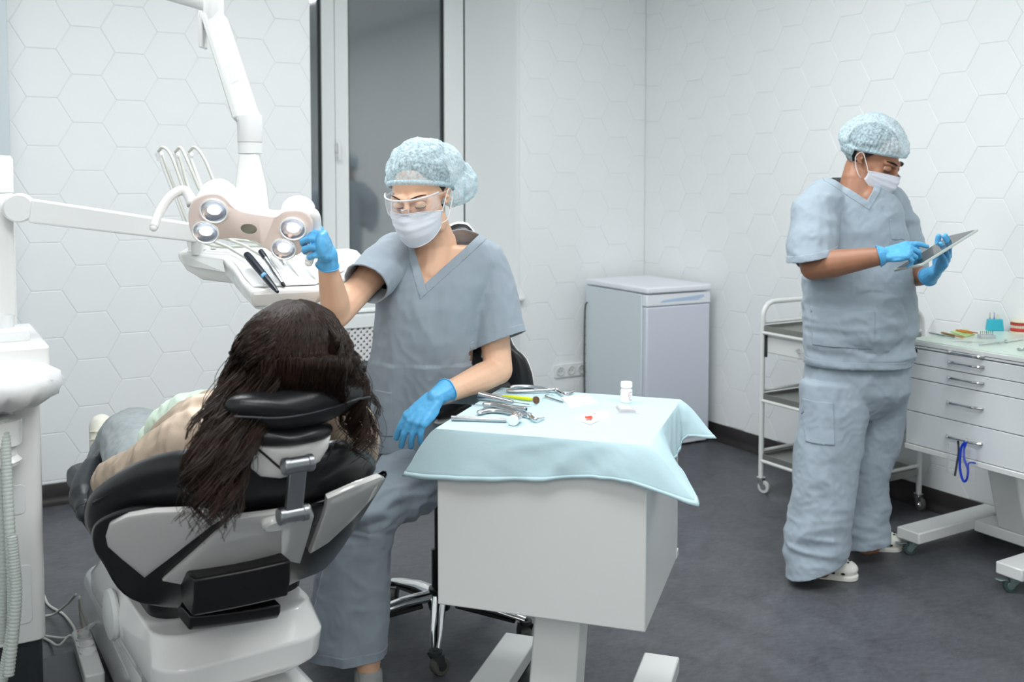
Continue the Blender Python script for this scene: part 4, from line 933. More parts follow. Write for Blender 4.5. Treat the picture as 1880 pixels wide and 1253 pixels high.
# ribbed hoses
for k, pts in enumerate(([(8, 770, 2.6), (14, 900, 2.58), (22, 1050, 2.56), (22, 1150, 2.56), (4, 1253, 2.56)], [(-4, 770, 2.62), (2, 900, 2.6), (6, 1050, 2.6), (2, 1180, 2.6)], [(22, 985, 2.5), (30, 1100, 2.5), (16, 1240, 2.5)])):
    P = spline([W(*p)-np.array([.05, 3.2, 0]) for p in pts], 60); b = MB(); b.tube(P, [.0125+.0016*(i % 3 == 0) for i in range(len(P))], 10); obj('ribbed_hose', b, 'hose2', un, ang=180)
# arm to the tray
ar = thing('tray_arm', 'long white horizontal arm from the unit column to the instrument tray', 'arm', tuple(W(44, 384, 2.86)))
def off(p, o): return np.array(p)-np.array(o.location)
a, c = W(56, 387, 2.86), W(362, 428, 3.02); d = nrm(c-a); h = nrm(np.cross(d, UP)); v_ = nrm(np.cross(h, d))
if v_[2] < 0: v_ = -v_
b = MB(); b.loft([[off(p, ar)+h*sx*.028+v_*(sy*hh) for sx, sy in ((-1, -1), (1, -1), (1, 1), (-1, 1))] for p, hh in ((a, .034), (lerp(a, c, .5), .031), (c, .027))]); obj('arm_beam', b, 'white', ar, bevel=.006, seg=3)
hb = W(36, 382, 2.86); b = MB(); b.lathe([(0, -.034), (.036, -.034), (.041, -.028), (.041, .028), (.036, .034), (0, .034)], off(hb, ar), h, 40); obj('pivot_disc', b, 'white', ar)
b = MB(); b.tube([off(hb, ar), off(W(8, 384, 2.87), ar)], .03, 20); obj('pivot_stub', b, 'white', ar)
b = MB(); b.lathe([(.016, -.035), (.018, -.02), (.018, .03)], off(c-UP*.03, ar), UP, 20); obj('tray_pivot', b, 'cream', ar)

# ---- instrument tray (delivery head)
ty = thing('instrument_tray', 'white overhanging instrument tray with hoses and three handpieces in front of the window', 'instrument tray', tuple(W(470, 510, 2.95)))
O_ = np.array(ty.location)
def Wt(x, y, d): return W(x, y, d)-O_
top = [Wt(412, 473, 2.96), Wt(430, 492, 2.9), Wt(445, 515, 2.82), Wt(462, 534, 2.77), Wt(590, 528, 2.82), Wt(648, 500, 3.0), Wt(640, 462, 3.2), Wt(560, 452, 3.18), Wt(345, 452, 3.15), Wt(328, 463, 3.05)]
mid = [p-UP*.012+nrm(p*np.array([1, 1, 0]))*.004 for p in top]; bot = [lerp(p, sum(top)/len(top), .28)*np.array([1, 1, 1])-UP*.075 for p in top]
low = [p-UP*.022 for p in top]
b = MB(); b.loft([bot, [lerp(p, q, .55)+nrm(q*np.array([1, 1, 0]))*.012-UP*.006 for p, q in zip(bot, low)], low, mid, top]); th = obj('tray_housing', b, 'gloss', ty, bevel=.007, seg=3)
cT = sum(top)/len(top); b = MB(); b.loft([[lerp(p, cT, .09)+UP*.001 for p in top], [lerp(p, cT, .1)+UP*.007 for p in top]]); tp = obj('tray_mat', b, 'white', ty, bevel=.003)
b = MB(); b.loft([[Wt(334, 468, 3.045)+UP*.0, Wt(409, 478, 2.955), Wt(413, 500, 2.93), Wt(340, 487, 3.03)], [Wt(334, 468, 3.035), Wt(409, 478, 2.945), Wt(413, 500, 2.92), Wt(340, 487, 3.02)]]); obj('side_panel', b, 'cream', th)
# rests
for (x0, y0, x1, y1) in ((470, 478, 512, 534), (498, 470, 540, 530), (522, 466, 566, 526), (545, 462, 590, 522)):
    a, c = Wt(x0, y0, 3.0), Wt(x1, y1, 2.85); b = MB(); b.tube([a, lerp(a, c, .5)+UP*.004, c], [.007, .009, .007], 10, sq=(1, .6)); obj('handpiece_rest', b, 'gloss', ty)
# whip arms and hoses
for i, (pts) in enumerate(([(352, 462, 3.06), (338, 400, 3.08), (310, 330, 3.1), (292, 284, 3.1)], [(372, 460, 3.06), (360, 400, 3.08), (338, 330, 3.1), (322, 285, 3.1)], [(392, 458, 3.07), (388, 400, 3.1), (364, 330, 3.12), (347, 285, 3.12)])):
    b = MB(); b.tube(spline([Wt(*p) for p in pts], 6), [.0085-.0035*k/18 for k in range(19)], 10, sq=(1, 1.2)); wa = obj('whip_arm', b, 'gloss', ty)
    b = MB(); e = Wt(*pts[-1]); b.lathe([(0, -.008), (.011, -.008), (.012, 0), (.011, .008), (0, .008)], e, CR*.4+CF, 18); b.tube([e-UP*.02, e+UP*.004], [.006, .011], 8); obj('hose_guide', b, 'white', wa)
HO = [[(291, 278, 3.09), (300, 271, 3.07), (316, 290, 3.05), (345, 370, 3.02), (372, 430, 3.0), (420, 455, 2.97), (452, 474, 2.93)],
      [(322, 279, 3.09), (332, 272, 3.07), (346, 300, 3.05), (372, 360, 3.03), (410, 430, 3.01), (450, 452, 2.98), (480, 469, 2.95)],
      [(347, 279, 3.1), (358, 271, 3.08), (375, 292, 3.06), (400, 350, 3.04), (440, 425, 3.03), (475, 446, 3.0), (500, 460, 2.97)],
      [(296, 282, 3.1), (303, 300, 3.1), (322, 350, 3.09), (352, 420, 3.06), (392, 452, 3.03), (470, 452, 3.0), (520, 458, 3.0)],
      [(326, 284, 3.1), (334, 305, 3.1), (352, 360, 3.08), (395, 430, 3.05), (450, 443, 3.04), (520, 450, 3.02), (545, 458, 3.02)]]
for i, pts in enumerate(HO):
    b = MB(); b.tube(spline([Wt(*p) for p in pts], 8), .0048, 10); obj('hose', b, 'hose', ty, ang=180)
def hpiece(name, label, a, c, secs):
    t = thing(name, label, 'handpiece', tuple(a), 0, 'handpieces on the instrument tray'); L_ = np.linalg.norm(c-a); d = nrm(c-a)
    for nm_, m_, prof in secs:
        b = MB(); b.lathe([(r, z*L_) for r, z in prof], (0, 0, 0), d, 20); obj(nm_, b, m_, t)
    return t, d, L_
a, c = W(452, 474, 2.90)+UP*.012, W(510, 546, 2.745)+UP*.014
t, d, L_ = hpiece('polishing_handpiece', 'thick dark handpiece with round blue button, leftmost on the tray', a, c, [('barrel', 'navy', [(.004, 0), (.0095, .02), (.0115, .12), (.0105, .5), (.010, .7), (.008, .88), (.004, 1.0)])])
bt = a+d*L_*.62; vd = nrm(np.array([0, 0, CAM_H])-bt); vd = nrm(vd-d*(vd@d)); b = MB(); b.lathe([(.0078, .0), (.0078, .0115), (.006, .0125), (0, .0128)], bt-a, vd, 20); bu = obj('button', b, 'glove', t)
b = MB()
for s_ in (1, -1): q = nrm(np.cross(vd, d)); b.tube([bt-a+vd*.0128+(d+q*s_)*.0035, bt-a+vd*.0128-(d+q*s_)*.0035], .0006, 5)
setp(obj('button_cross', b, 'white', bu), kind='stuff')
a, c = W(478, 468, 2.93)+UP*.012, W(522, 532, 2.80)+UP*.01
t, d, L_ = hpiece('turbine_handpiece', 'steel handpiece with a dark blue collar, middle one on the tray', a, c, [('collar', 'navy', [(.004, 0), (.008, .02), (.0085, .15), (.008, .24)]), ('barrel', 'steel', [(.0078, .24), (.007, .45), (.0082, .5), (.0082, .7), (.0065, .78), (.005, .92)]), ('nose', 'dark', [(.005, .92), (.0055, .95), (.004, 1.0), (0, 1.0)])])
a, c = W(498, 455, 2.97)+UP*.012, W(524, 495, 2.90)+UP*.012
t, d, L_ = hpiece('short_motor_handpiece', 'short handpiece, black at the hose and steel at the front, rightmost on the tray', a, c, [('sleeve', 'dark', [(.004, 0), (.0075, .05), (.0078, .45)]), ('barrel', 'steel', [(.0078, .45), (.0078, .75), (.0065, .77), (.0065, .95), (.005, 1.0), (0, 1.0)])])
# ---- keypad console
kp = thing('keypad_console', 'white console with pale blue keys and small display behind the gloved hand on the lamp', 'control panel', tuple(W(630, 500, 3.12)))
O_ = np.array(kp.location)
q = [Wt(572, 532, 3.02), Wt(668, 525, 3.04), Wt(670, 474, 3.14), Wt(655, 458, 3.17), Wt(640, 455, 3.18), Wt(575, 458, 3.17)]
ctr = sum(q)/len(q); kn = nrm(np.cross(q[1]-q[0], q[5]-q[0])); kn = kn if kn@CF < 0 else -kn
b = MB(); b.loft([[lerp(p, ctr, -.06)-kn*.035 for p in q], [lerp(p, ctr, -.02)-kn*.01 for p in q], q]); hs = obj('housing', b, 'gloss', kp, bevel=.008, seg=3)
def kpt(x, y): # point on the console face
    w_ = W(x, y, 1.)-np.array([0, 0, CAM_H]); o = np.array([0, 0, CAM_H])-O_; t_ = ((q[0]-o)@kn)/(w_@kn); return o+w_*t_
def quad(pts, o0, o1): b = MB(); b.loft([[kpt(*p)+kn*o0 for p in pts], [kpt(*p)+kn*o1 for p in pts]]); return b
obj('key_sheet', quad([(590, 528), (664, 521), (655, 464), (588, 466)], .0005, .0015), 'copper', kp)
obj('display', quad([(600, 484), (632, 482), (630, 473), (600, 475)], .0016, .0022), 'lcd', kp)
for k, x in enumerate((612, 618, 625)):
    obj('digit', quad([(x, 482), (x+3.5, 481.7), (x+3.3, 475.5), (x, 475.8)], .0023, .0026), 'lcdr', kp)
for r in range(3):
    for c_ in range(7):
        x = 596+c_*9.3+(2-r)*-.6; y = 517-r*14.2-c_*.55; obj('key', quad([(x, y), (x+6.4, y-.5), (x+6, y-10), (x-.2, y-9.5)], .0016, .0028), 'keyblue', kp)

# ================================================================== OPERATING LAMP
LD = 2.55
lp = thing('operating_lamp', 'white and pale pink operating lamp with four lit round lenses above the patient', 'lamp', tuple(W(458, 410, LD)))
O_ = np.array(lp.location)
# head: face plane looks to the camera side and down
fn = nrm(-CF*.86-UP*.48+CR*.06); fx = nrm(CR*.985-UP*.17); fx = nrm(fx-fn*(fx@fn)); fy = nrm(np.cross(fn, fx)); fy = fy if fy[2] > 0 else -fy
def fpt(x, y, off_=0.):
    w_ = W(x, y, 1.)-np.array([0, 0, CAM_H]); o = np.array([0, 0, CAM_H])-O_; t_ = ((-o)@fn)/(w_@fn); return o+w_*t_+fn*off_
face = [(345, 400), (352, 372), (375, 358), (405, 358), (425, 378), (445, 389), (485, 396), (508, 398), (525, 388), (555, 388), (572, 402), (574, 425), (562, 455), (545, 470), (515, 474), (495, 462), (470, 444), (430, 438), (400, 440), (372, 441), (352, 432)]
Q = []; m = len(face)
for i in range(m):
    a, b_, c, d = [np.array(face[(i+j-1) % m], float) for j in range(4)]
    for k in range(4): t_ = k/4; Q.append(.5*((2*b_)+(-a+c)*t_+(2*a-5*b_+4*c-d)*t_*t_+(-a+3*b_-3*c+d)*t_**3))
cf = np.array([458., 415.])
b = MB(); b.loft([[fpt(*(cf+(p-cf)*s_), o_) for p in Q] for s_, o_ in ((1.0, -.012), (1.0, -.004), (.985, .0), (.96, .001))]); obj('face_plate', b, 'pink', lp, ang=60)
# back housing: two domes and a bridge, grown from blobs
bb_ = MB()
c1, c2 = fpt(391, 405), fpt(541, 432)
for c_, r in ((c1, .058), (c2, .052)):
    for s_ in (.052, .06, .085): bb_.ell(c_-fn*s_+fy*.010, (r*(1.02-.9*max(0, s_-.045)/.05*.25), r*(1.05), .045), np.stack([fx, fy, fn]))
    bb_.ell(c_-fn*.072+fy*.034, (r*.86, r*.62, .05), np.stack([fx, fy, fn]))
for k in range(9):
    p = lerp(c1, c2, k/8); bb_.ell(p-fn*.036+fy*.006, (.03, .034, .026), np.stack([fx, fy, fn]))
hm = remesh(bb_, .004, 10); hs = obj('lamp_housing', hm, 'gloss', lp, ang=180)
for (x, y, rx) in ((393, 386, 24), (378, 425, 23), (538, 419, 23), (521, 456, 22)):
    c_ = fpt(x, y, .0065); r = rx*LD/FPX*.98
    b = MB(); b.lathe([(r+.003, -.007), (r+.0035, 0), (r+.001, .002), (r-.001, .001), (r-.0015, -.002)], c_, fn, 32, cap=False); ln = obj('lens_ring', b, 'gloss', lp)
    b = MB(); b.lathe([(r*.995, -.0005), (r*.9, -.0022), (r*.72, -.0038), (r*.45, -.0048), (.004, -.005)], c_, fn, 32, cap=False); obj('reflector', b, 'reflector', ln, ang=180)
    b = MB(); b.ell(c_-fn*.0035, (r*.50, r*.36, .0028), np.stack([fx, fy, fn])); obj('led', b, 'led', ln)
    b = MB(); b.lathe([(r*.99, 0), (0, .001)], c_+fn*.0003, fn, 28); obj('cover_glass', b, 'clear', ln)
    l = bpy.data.lights.new('lamp_led_light', 'SPOT'); l.energy = 5; l.spot_size = 1.0; l.spot_blend = .6; l.shadow_soft_size = .02; l.color = (.93, .97, 1)
    lo = bpy.data.objects.new('lamp_led_light', l); C.objects.link(lo); lo.location = c_+O_+fn*.012; lo.rotation_euler = Vector(-fn).to_track_quat('Z', 'Y').to_euler()
b = MB(); b.ell(fpt(457, 420, .001), (.0205, .015, .0015), np.stack([fx, fy, fn])); obj('sensor', b, 'tray', lp)
# handles
b = MB(); P = spline([fpt(350, 385, -.03), W(338, 350, LD)-O_, W(312, 362, LD-.01)-O_, W(292, 392, LD-.03)-O_, W(282, 418, LD-.05)-O_], 7); b.tube(P, [.017, .0155]+[.0135-.003*k/26 for k in range(27)], 14, sq=(1, 1)); b.ell(P[-1], .0102, nu=14, nv=8); obj('left_handle', b, 'gloss', lp, ang=180, label='curved white side handle')
b = MB(); P = spline([fpt(562, 402, -.02), W(576, 395, LD+.02)-O_, W(580, 420, LD+.045)-O_, W(574, 455, LD+.05)-O_, W(567, 482, LD+.045)-O_], 6); b.tube(P, [.017-.006*k/24 for k in range(25)], 14); b.ell(P[-1], .011, nu=12, nv=8); obj('right_handle', b, 'gloss', lp, ang=180)
# neck, joint and arms
nk = [(462, 385, LD+.10, .046, .034), (461, 340, LD+.11, .040, .032), (459, 305, LD+.115, .031, .028), (458, 284, LD+.12, .0265, .0265)]
b = MB(); b.loft([superell(W(x, y, d)-O_, CR, CF, r0, r1, 28, 2.6) for x, y, d, r0, r1 in nk]); obj('neck', b, 'gloss', lp, ang=60)
b = MB(); b.lathe([(.030, -.030), (.0315, -.028), (.0315, .0)], W(459, 262, LD+.12)-O_, UP, 32); b.v = b.v; obj('joint_collar', b, 'white', lp)
b = MB(); b.lathe([(.0315, .001), (.0325, .003), (.0325, .07), (.031, .073), (0, .073)], W(459, 262, LD+.12)-O_, UP, 32); obj('joint', b, 'white', lp)
a, c = W(455, 214, LD+.12), W(398, 32, LD+.22); d = nrm(c-a); e1, e2 = frame(d, CF)
sx = nrm(np.cross(d, CF)); sy2 = nrm(np.cross(sx, d))
b = MB(); b.loft([[p-O_+sx*i*w_+sy2*j*.024 for i, j in ((-1, -1), (1, -1), (1, 1), (-1, 1))] for p, w_ in ((a-d*.01, .027), (lerp(a, c, .5), .025), (c, .023))]); am = obj('spring_arm', b, 'white', lp, bevel=.006, seg=3)
b = MB()
for k in (-1, 0, 1): b.loft([[p-O_+sx*(k*.008+i*.0022)+(-sy2 if (sy2@CF) > 0 else sy2)*(.0242+j*.0012) for i, j in ((-1, 0), (1, 0), (1, 1), (-1, 1))] for p in (lerp(a, c, .3), lerp(a, c, .95))])
setp(obj('ridges', b, 'gloss', am), kind='stuff')
b = MB(); b.loft([[p-O_+sx*(i*.008+.0 -(.026 if (sx@CR) > 0 else -.026))+sy2*j*.03 for i, j in ((-1, -1), (1, -1), (1, 1), (-1, 1))] for p in (a-d*.005, c+d*.01)]); obj('arm_side_cover', b, 'cream', am, bevel=.004)
el = W(392, 22, LD+.22)
b = MB(); b.lathe([(.026, -.05), (.028, -.045), (.028, .03), (.026, .034), (0, .034)], el-O_, UP, 28); obj('elbow', b, 'white', lp)
b = MB(); b.box(-.006, .006, -.024, .024, -.1, .0, Matrix.Translation(Vector(el-O_-CR*.03))@Matrix.Rotation(-YAW, 4, 'Z')); obj('elbow_plate', b, 'gloss', lp, bevel=.004)
far = W(40, -90, LD+.35)
b = MB(); b.tube([el-O_+UP*.018, far-O_], [.022, .022], 20); obj('upper_arm', b, 'white', lp)
b = MB(); b.tube([far-O_-UP*.03, np.array([far[0], far[1], CEIL-.03])-O_], .028, 24); b.lathe([(.07, -.03), (.075, -.002)], np.array([far[0], far[1], CEIL])-O_, UP, 32); obj('ceiling_post', b, 'white', lp)

# ================================================================== POWER STRIP AND CABLES
plf = thing('floor_box', 'low dark grey floor box beside the dental chair base', 'floor box', (.32, 3.0, 0), CHR)
b = MB(); b.prism(rrect(-.12, .105, -.55, .30, .02), 0, .045); obj('box_lid', b, 'platform', plf, bevel=.008)
b = MB(); b.box(-.08, .06, -.2, .1, .0455, .048); obj('access_plate', b, 'platform', plf, bevel=.001)
A, B_ = Wz(150, 1166, .08), Wz(172, 1236, .08); d = nrm((B_-A)*np.array([1, 1, 0])); s_ = np.array([d[1], -d[0], 0])
ps = thing('power_strip', 'white power strip with red switch lying beside the chair base', 'power strip', (A[0], A[1], .047), math.atan2(d[1], d[0]))
PL = np.linalg.norm(B_-A)+.03
b = MB(); b.prism(rrect(-.025, PL, -.027, .027, .012), 0, .042); bd = obj('strip_body', b, 'cream', ps, bevel=.006, seg=3)
for k in range(3):
    x = .055+k*.05; b = MB(); b.lathe([(.0235, .0), (.0232, .006), (.0205, .0066), (.0195, .006), (.0185, .001), (0, .0008)], (x, 0, .042), UP, 24); so_ = obj('socket', b, 'white', ps)
b = MB(); b.box(-.008, .012, -.012, .008, .042, .047); obj('switch', b, 'red', ps, bevel=.002)
b = MB(); b.lathe([(.018, 0), (.018, .022), (.012, .03), (0, .031)], (.055, 0, .04), UP, 20); b.tube([(.055, 0, .062), (.03, .018, .064), (.0, .04, .06)], [.01, .009, .006], 10); obj('plug', b, 'cream', ps)
cb_ = [[(142, 1176, .06), (128, 1168, .055), (108, 1186, .05), (92, 1178, .01), (80, 1172, .005)],
       [(165, 1160, .08), (150, 1120, .2), (146, 1098, .26), (150, 1150, .1), (158, 1165, .08)],
       [(80, 1092, .006), (90, 1112, .006), (118, 1130, .006), (138, 1160, .02), (120, 1172, .01), (80, 1168, .006)],
       [(140, 1092, .24), (125, 1108, .12), (100, 1128, .02), (82, 1132, .006)]]
for i, pts in enumerate(cb_):
    P = spline([Wz(*p) for p in pts], 8); o = thing('power_cable', ('white cable curling from the power strip plug to the unit', 'white cable looped up over the chair base behind the power strip', 'white cable snaking across the floor behind the power strip', 'white cable running from the chair base down to the unit')[i], 'cable', tuple(P[0]), 0, 'white cables by the dental unit')
    b = MB(); b.tube([p-P[0] for p in P], .0042, 8); obj('cable_sheath', b, 'hose', o, ang=180)

# ================================================================== PEOPLE
def rows_loft(b, rows, e=2.3, n=36, k=1., ax=CR, ay=CF):
    rg = []
    for y, xl, xr, d, th in rows:
        c = W((xl+xr)/2, y, d); hw = (xr-xl)/2*d/FPX
        rg.append(superell(c, ax, ay, hw*k, th*k, n, e))
    b.loft(rg); return b
class Head:
    def __init__(s, c, yf, roll=0., sc_=1.):
        s.c = np.asarray(c, float); s.y = nrm(yf); s.x = nrm(np.cross(s.y, UP)); s.z = np.cross(s.x, s.y)
        if roll: x, z = s.x, s.z; s.x = x*math.cos(roll)+z*math.sin(roll); s.z = z*math.cos(roll)-x*math.sin(roll)
        s.s = sc_; s.ax = np.stack([s.x, s.y, s.z])
    def p(s, x, y, z): return s.c+s.s*(s.x*x+s.y*y+s.z*z)
    def ell(s, b, c, r): b.ell(s.p(*c), np.array(r)*s.s, s.ax, 20, 14)
    def prims(s, b):
        s.ell(b, (0, -.018, .035), (.074, .094, .082)); s.ell(b, (0, .022, -.03), (.064, .062, .085)); s.ell(b, (0, .028, -.086), (.042, .048, .030))
        for q in (-1, 1):
            s.ell(b, (q*.042, .056, -.032), (.022, .020, .024)); s.ell(b, (q*.056, .012, -.07), (.014, .03, .028))
            b.caps(s.p(q*.012, .084, .020), s.p(q*.045, .068, .018), .0105*s.s, .009*s.s)
            s.ell(b, (q*.0105, .096, -.036), (.0075, .009, .007))
            for k in range(7):   # ear rim and lobe
                a = -1.9+k*.62; s.ell(b, (q*(.074+.006*(k in (1, 2, 3))), -.012-.014*math.sin(a+.4)*1.1-.004, -.010+.026*math.cos(a)), (.0045, .0055, .006))
            s.ell(b, (q*.073, -.014, -.008), (.004, .012, .024))
        b.caps(s.p(0, .086, .012), s.p(0, .107, -.032), .007*s.s, .0105*s.s)
        s.ell(b, (0, .083, -.064), (.024, .010, .007)); s.ell(b, (0, .082, -.074), (.020, .010, .007)); s.ell(b, (0, .070, -.098), (.016, .014, .012))
    def eyes(s, root, lid, skin, brow='hairm', gaze=-.5, bw=1.):
        for q in (-1, 1):
            c = (q*.031, .0735, .000)
            b = MB(); s.ell(b, c, (.0122, .0122, .0122)); e = obj('eye', b, 'eye', root, world=True, ang=180)
            g = nrm(s.y+s.z*gaze+s.x*0); b = MB(); b.lathe([(.0058*s.s, 0), (.005*s.s, .0012*s.s), (0, .0015*s.s)], s.p(*c)+g*.0112*s.s, g, 16); obj('iris', b, 'iris', e, world=True)
            # lids: caps over the eyeball, closed by lid
            for up, cl in ((1, lid), (-1, .35)):
                rg = []; R = .0134*s.s
                for i in range(7):
                    el = (1.35-(1.35+ (.9*cl if up > 0 else .9*(cl)) -.35)*i/6) if up > 0 else -(1.35-(1.35-.55)*i/6)
                    rg.append([s.p(*c)+R*(s.x*math.sin(a)*1.12*math.cos(el)+s.y*math.cos(a)*math.cos(el)+s.z*math.sin(el)) for a in np.linspace(-1.75, 1.75, 17)])
                b = MB(); b.loft(rg, cap=False, wrap=False); obj('eyelid', b, skin, root, world=True, ang=180, solid=.0012)
                if up > 0: b = MB(); b.tube(rg[-1], .0014*s.s, 5); obj('eyelashes', b, 'hairm', root, world=True)
            b = MB(); P = [s.p(q*(.014+.036*t), .0945-.026*t**1.6, .0215+.006*math.sin(PI*t*.75)) for t in np.linspace(0, 1, 8)]
            b.tube(P, [(.0022+.0016*math.sin(PI*min(1, t*1.2)))*bw for t in np.linspace(0, 1, 8)], 7, sq=(1, .5)); obj('eyebrow', b, brow, root, world=True, ang=180)
    def mask(s, root, loops=True):
        rg = []
        for j in range(19):
            t = j/18; R = []
            for i in range(33):
                q = -1+2*i/32; a = q*1.30
                zt = -.012-.018*q*q; zb = -.114+.045*q*q
                z = zt+(zb-zt)*t
                wq = .078*(1-.14*t); yb = .012+(.094-.010*abs(t-.45)*2*(1 if t > .45 else .5))*math.cos(a)
                yb += .016*math.exp(-(q/.25)**2)*(1-t*.6)+.006*math.sin(PI*t)*(1-q*q)
                pl = .0032*((t*4) % 1)*(1-.3*q*q)*(1 if .12 < t < .88 else 0)
                yb += pl-.012*t*t*(1-q*q*.5)+.0015*noise.noise(Vector((q*5, t*6, 3+s.c[0])))
                R.append(s.p(wq*math.sin(a), yb, z))
            rg.append(R)
        b = MB(); b.loft(rg, cap=False, wrap=False); m = obj('face_mask', b, 'mask', root, world=True, ang=50, solid=.0012)
        b = MB()
        for R in (rg[0], rg[-1]): b.tube(R, .0016*s.s, 6)
        setp(obj('mask_edge', b, 'mask', m, world=True), kind='stuff')
        for q in (0, -1):
            sd = -1 if q == 0 else 1
            P = spline([rg[1][q], s.p(sd*.078, .02, -.012), s.p(sd*.083, -.012, .018), s.p(sd*.084, -.026, -.006), s.p(sd*.080, -.012, -.035), s.p(sd*.078, .015, -.06), rg[-2][q]], 6)
            b = MB(); b.tube(P, .0014*s.s, 6); obj('ear_loop', b, 'strap', m, world=True)
        return m
    def cap(s, root, blobs, tilt, z0, band_r=(.083, .101), vox=.0045, seed=0):
        b = MB()
        for c, r in blobs: s.ell(b, c, r)
        me = remesh(b, vox*1., 6)
        ctr = s.p(0, -.02, .02)
        def f(p, n_):
            l = s.ax @ (np.asarray(p)-ctr); a = math.atan2(l[0], l[1]); low = max(0, 1-(l[2]+.02)/.12)
            return .0026*math.sin(a*46+3*noise.noise(Vector(tuple(l*14))))*(.25+.75*low)+.005*ridge(l*np.array([1, .45, 1]), 26, seed)+.003*ridge(l*np.array([1, .6, .5]), 60, seed)+.004*nz(l, 22, seed)
        displace(me, f)
        pn = nrm(s.z+s.y*tilt); pc = s.p(0, 0, z0)
        bisect(me, [([(pc, -pn), (s.p(0, -.040, 0), s.y)], ctr, 1.)])
        me.transform(root_m(root).inverted()); c_ = obj('bouffant_cap', me, 'cap', root, ang=180)
        b = MB(); N = 150; P = []
        for k in range(N):
            a = 2*PI*k/N; x, y = band_r[0]*math.sin(a), -.016+band_r[1]*math.cos(a); P.append((x, y))
        rg = [[], [], []]
        for k, (x, y) in enumerate(P):
            rp = (.0016 if k % 2 else 0)
            zz = z0-y*tilt
            for i, (dz, dr) in enumerate(((-.006, 0), (.001, .003), (.008, 0.001))): 
                f_ = 1+(dr+rp)/.09; rg[i].append(s.p(x*f_, y*f_+.0, zz+dz))
        b.loft(rg, cap=False); obj('elastic_band', b, 'cap', c_, world=True, ang=60, solid=.0015)
        return c_
def glove(root, wrist, d, n, hand=1, curls=(.3, .3, .3, .3), thumb=(.5, .6, .3), L=.088, spread=.10, sc_=1., cuff=None, m='glove', name='glove', tcurl=.5, rel=None, body=None):
    """hand = +1 puts the thumb on the d x n side; cuff = (point up the forearm, radius)"""
    d = nrm(d); n = nrm(np.asarray(n)-d*(np.asarray(n)@d)); s_ = np.cross(d, n)*hand; w_ = np.asarray(wrist, float); k = sc_
    b = MB(); offs = (.030, .0105, -.0095, -.0275); lens = (.070, .078, .073, .057); rr = (.0095, .0098, .0094, .0084)
    for i in range(4):
        mc = w_+k*(d*(L-.004*(i == 0)-.006*(i == 2)-.014*(i == 3))+s_*offs[i]); b.caps(w_+k*(s_*offs[i]*.55+d*.012), mc, k*.0145, k*.0115)
        b.caps(w_+k*(s_*offs[i]*.5+d*.03+n*.006), mc-k*d*.01+k*n*.004, k*.012, k*.010)
        f = nrm(d+s_*spread*(1.5-i)*.7); cu = curls[i]; cu = cu if hasattr(cu, '__len__') else (cu*.9, cu*1.1, cu*.8)
        p = mc; dr = f; nn = n
        for j, (fr_, cb_) in enumerate(zip((.46, .30, .24), cu)):
            ca, sa = math.cos(cb_), math.sin(cb_); dr, nn = dr*ca+nn*sa, nn*ca-dr*sa
            q = p+dr*lens[i]*k*fr_; b.caps(p, q, k*rr[i]*(1-.07*j), k*rr[i]*(1-.07*(j+1))); p = q
    b.ell(w_+k*(d*.045+n*.003), (k*.040, k*.048, k*.0165), np.stack([s_, d, n]))
    tb = w_+k*(d*.022+s_*.020+n*.006); t1 = tb+k*.042*nrm(d*thumb[0]+s_*thumb[1]+n*thumb[2])
    t2 = t1+k*.031*nrm(d*(thumb[0]+.5)+s_*(thumb[1]-tcurl)+n*(thumb[2]+tcurl*.3)); t3 = t2+k*.024*nrm(d*(thumb[0]+.6)+s_*(thumb[1]-tcurl*1.6)+n*(thumb[2]+tcurl*.5))
    b.caps(tb, t1, k*.0165, k*.0125); b.caps(t1, t2, k*.012, k*.0105); b.caps(t2, t3, k*.0102, k*.0088); b.caps(tb, w_+k*(d*.07+s_*.02), k*.014, k*.010)
    b.ell(w_, (k*.026, k*.02, k*.018), np.stack([s_, d, n]))
    if cuff is not None: b.caps(w_, cuff[0], k*.0235, cuff[1])
    me = remesh(b, .0024*k, 5)
    displace(me, lambda p, q: .0007*nz(p, 70)+.0007*ridge(p, 60))
    if cuff is not None:
        cn = nrm(np.asarray(cuff[0])-w_); bisect(me, [([(np.asarray(cuff[0])-cn*.001, cn)], cuff[0], .12)])
    me.transform(root_m(root).inverted()); g = obj(name, me, m, root, ang=180, label=None)
    if cuff is not None:
        e1, e2 = frame(cn); c0 = np.asarray(cuff[0])-cn*.003; rg = [c0+(cuff[1]+.0012+.0006*math.sin(j*.8))*(math.cos(j*PI/14)*e1+math.sin(j*PI/14)*e2)+cn*.0015*math.sin(j*.9) for j in range(28)]
        b = MB(); b.tube(rg, .0017, 6, closed=True); obj('rolled_cuff', b, m, g, world=True, ang=180)
    return g
def clothing(name, b, m, root, vox, folds, cuts, smooth=6, solid=.003, patches=(), label=None):
    me = remesh(b, vox, smooth); displace(me, folds)
    pm = []
    for nm_, planes, c, r, off, facing in patches: pm.append((nm_, patch(me, planes, c, r, off, facing)))
    bisect(me, cuts); me.transform(root_m(root).inverted()); o = obj(name, me, m, root, ang=180, solid=solid, label=label)
    for nm_, q in pm:
        if len(q.polygons): q.transform(root_m(root).inverted()); obj(nm_, q, m, o, ang=180, solid=.002)
    return o
